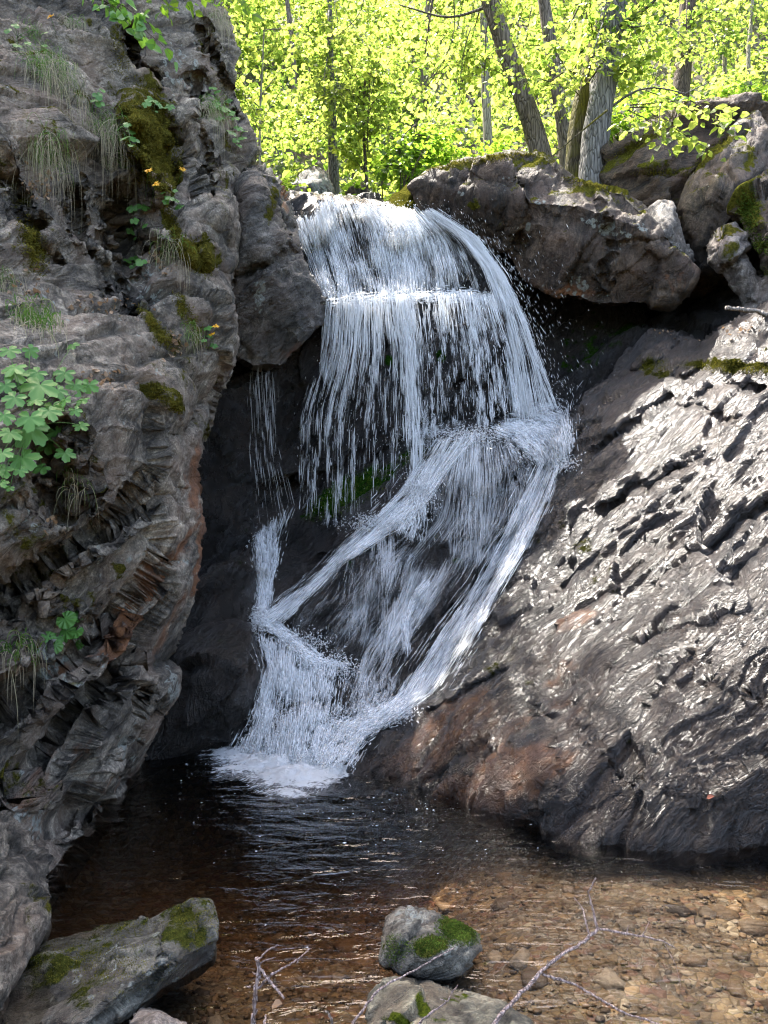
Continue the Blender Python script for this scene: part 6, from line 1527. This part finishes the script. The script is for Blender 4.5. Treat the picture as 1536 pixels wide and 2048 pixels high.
# ------------------------------------------------------------------ dead twigs and sticks
M_twig = bark_mat('bare twig bark', (0.34, 0.26, 0.25), (0.62, 0.52, 0.50), sc=3.0, rough=0.6)
M_stick = bark_mat('weathered stick', (0.28, 0.24, 0.21), (0.50, 0.45, 0.40), sc=2.0)
def branchy(name, label, lst, mat, cat='twig'):
    base = W(*lst[0][0][0]); root_v = None; g = Geo()
    r = np.random.default_rng(len(label))
    for pts, r0, r1 in lst:
        P = spline(pxp(pts), 6 * len(pts)); n = len(P)
        P = P + r.normal(0, r0 * 0.25, (n, 3)) * (np.arange(n) > 0)[:, None]
        rad = np.linspace(r0, r1, n) * (1 + 0.12 * r.normal(0, 1, n))
        v, f = tube(P, rad, 7); g.add(v, f)
    tag(g.build(name, mat), label, cat)
branchy('dead_twig', 'long forked mauve twig reaching over the pool at the bottom', [([(950, 2110, 2.05), (985, 2048, 2.1), (1080, 1945, 2.2), (1100, 1925, 2.2), (1165, 1885, 2.25), (1195, 1857, 2.28)], 0.0065, 0.0045), ([(1195, 1857, 2.28), (1186, 1820, 2.3), (1176, 1786, 2.3), (1191, 1757, 2.3)], 0.004, 0.0022),
        ([(1178, 1873, 2.26), (1172, 1845, 2.27), (1165, 1815, 2.3), (1148, 1795, 2.3)], 0.0028, 0.0012), ([(1195, 1857, 2.28), (1285, 1873, 2.3), (1320, 1880, 2.3), (1352, 1896, 2.3)], 0.004, 0.0018), ([(1284, 1873, 2.3), (1293, 1855, 2.3), (1299, 1842, 2.3)], 0.0018, 0.001), ([(1253, 1867, 2.3), (1257, 1850, 2.3)], 0.0015, 0.001),
        ([(1085, 1948, 2.2), (1150, 1968, 2.2), (1200, 1998, 2.15), (1240, 2022, 2.1), (1330, 2052, 2.05)], 0.0040, 0.0022), ([(1097, 1932, 2.2), (1095, 1920, 2.2)], 0.002, 0.001), ([(1330, 1890, 2.3), (1352, 1930, 2.3), (1362, 1975, 2.3)], 0.0012, 0.0006)], M_twig)
branchy('dead_twig', 'knotted upright twig with two bent side shoots in the near water', [([(505, 2110, 2.15), (507, 2047, 2.2), (510, 1980, 2.2), (519, 1937, 2.2), (514, 1917, 2.2)], 0.0070, 0.0055), ([(519, 1918, 2.2), (535, 1900, 2.2), (557, 1890, 2.2)], 0.003, 0.0015), ([(512, 1980, 2.2), (541, 1951, 2.2), (587, 1924, 2.2), (600, 1915, 2.2), (620, 1897, 2.2)], 0.004, 0.0016),
        ([(519, 1935, 2.2), (541, 1965, 2.18), (569, 1997, 2.15)], 0.004, 0.0035), ([(514, 1930, 2.2), (530, 1920, 2.2), (552, 1915, 2.2)], 0.0025, 0.001), ([(514, 1950, 2.2), (505, 1945, 2.2)], 0.003, 0.001), ([(530, 2060, 2.15), (531, 2030, 2.2)], 0.004, 0.003), ([(500, 1975, 2.2), (492, 1972, 2.2)], 0.003, 0.001), ([(600, 1915, 2.2), (592, 1928, 2.2)], 0.002, 0.001)], M_twig)
branchy('dead_twig', 'thin straight reddish twig crossing before the mossy boulder', [([(690, 2070, 2.15), (705, 2046, 2.2), (760, 1975, 2.3), (840, 1935, 2.35), (912, 1893, 2.4)], 0.0040, 0.0018)], M_twig)
branchy('dead_twig', 'short bent reddish twig over the pale boulder', [([(830, 2055, 2.1), (855, 2030, 2.12), (895, 2003, 2.15), (903, 1985, 2.15), (916, 1971, 2.15)], 0.0032, 0.0014), ([(895, 2003, 2.15), (880, 1998, 2.15)], 0.0015, 0.001)], M_twig)
branchy('dead_twig', 'tiny stub of a twig at the bottom centre', [([(668, 2060, 2.1), (660, 2030, 2.1), (650, 2022, 2.1)], 0.0045, 0.003)], M_stick)
branchy('dead_stick', 'weathered pale stick lying on top of the slab', [([(1452, 616, 5.9), (1470, 617, 5.92), (1510, 622, 6.0), (1560, 640, 6.1)], 0.016, 0.020)], M_stick, 'stick')
M_red = flat_mat('red dead leaf', (0.16, 0.035, 0.015)); M_yl = flat_mat('brown dead leaf', (0.30, 0.20, 0.12))
for px, py, mt, lb in ((1411, 1600, M_red, 'small red dead leaf stuck to the lower slab'), (545, 2015, M_yl, 'pale shrivelled leaf caught on the knotted twig'), (205, 770, M_yl, 'brown dead leaf lying beside the broad lobed leaves')):
    h, nr = hit(ALLROCK, px, py, 2.19)
    g = Geo(); leaves(g, np.array([np.array(h) + np.array([0, -0.012, 0.012])]), np.array([[1.0, -0.2, 0.2]]), 0.034, np.random.default_rng(5), 0.1)
    tag(g.build('dead_leaf', mt, smooth=False), lb, 'leaf')
# dead leaves and litter on ledges
g = Geo(); r_ = np.random.default_rng(9)
for (cx, cy, sx, sy, n) in ((80, 375, 18, 14, 50), (200, 610, 40, 12, 40), (350, 690, 14, 14, 40), (1400, 660, 60, 10, 90), (60, 590, 20, 20, 25), (325, 520, 14, 14, 30), (205, 760, 25, 10, 30), (110, 1040, 10, 25, 20)):
    for _ in range(n):
        h, nr = hit(ALLROCK, r_.normal(cx, sx), r_.normal(cy, sy))
        if h is None: continue
        leaves(g, np.array([np.array(h) + np.array([0, -0.01, 0.006])]), r_.normal(0, 1, (1, 3)), 0.03, r_, 0.1, flat=0.6)
tag(g.build('leaf_litter', M_yl, smooth=False), 'brown leaf litter on the ledges', kind='stuff')
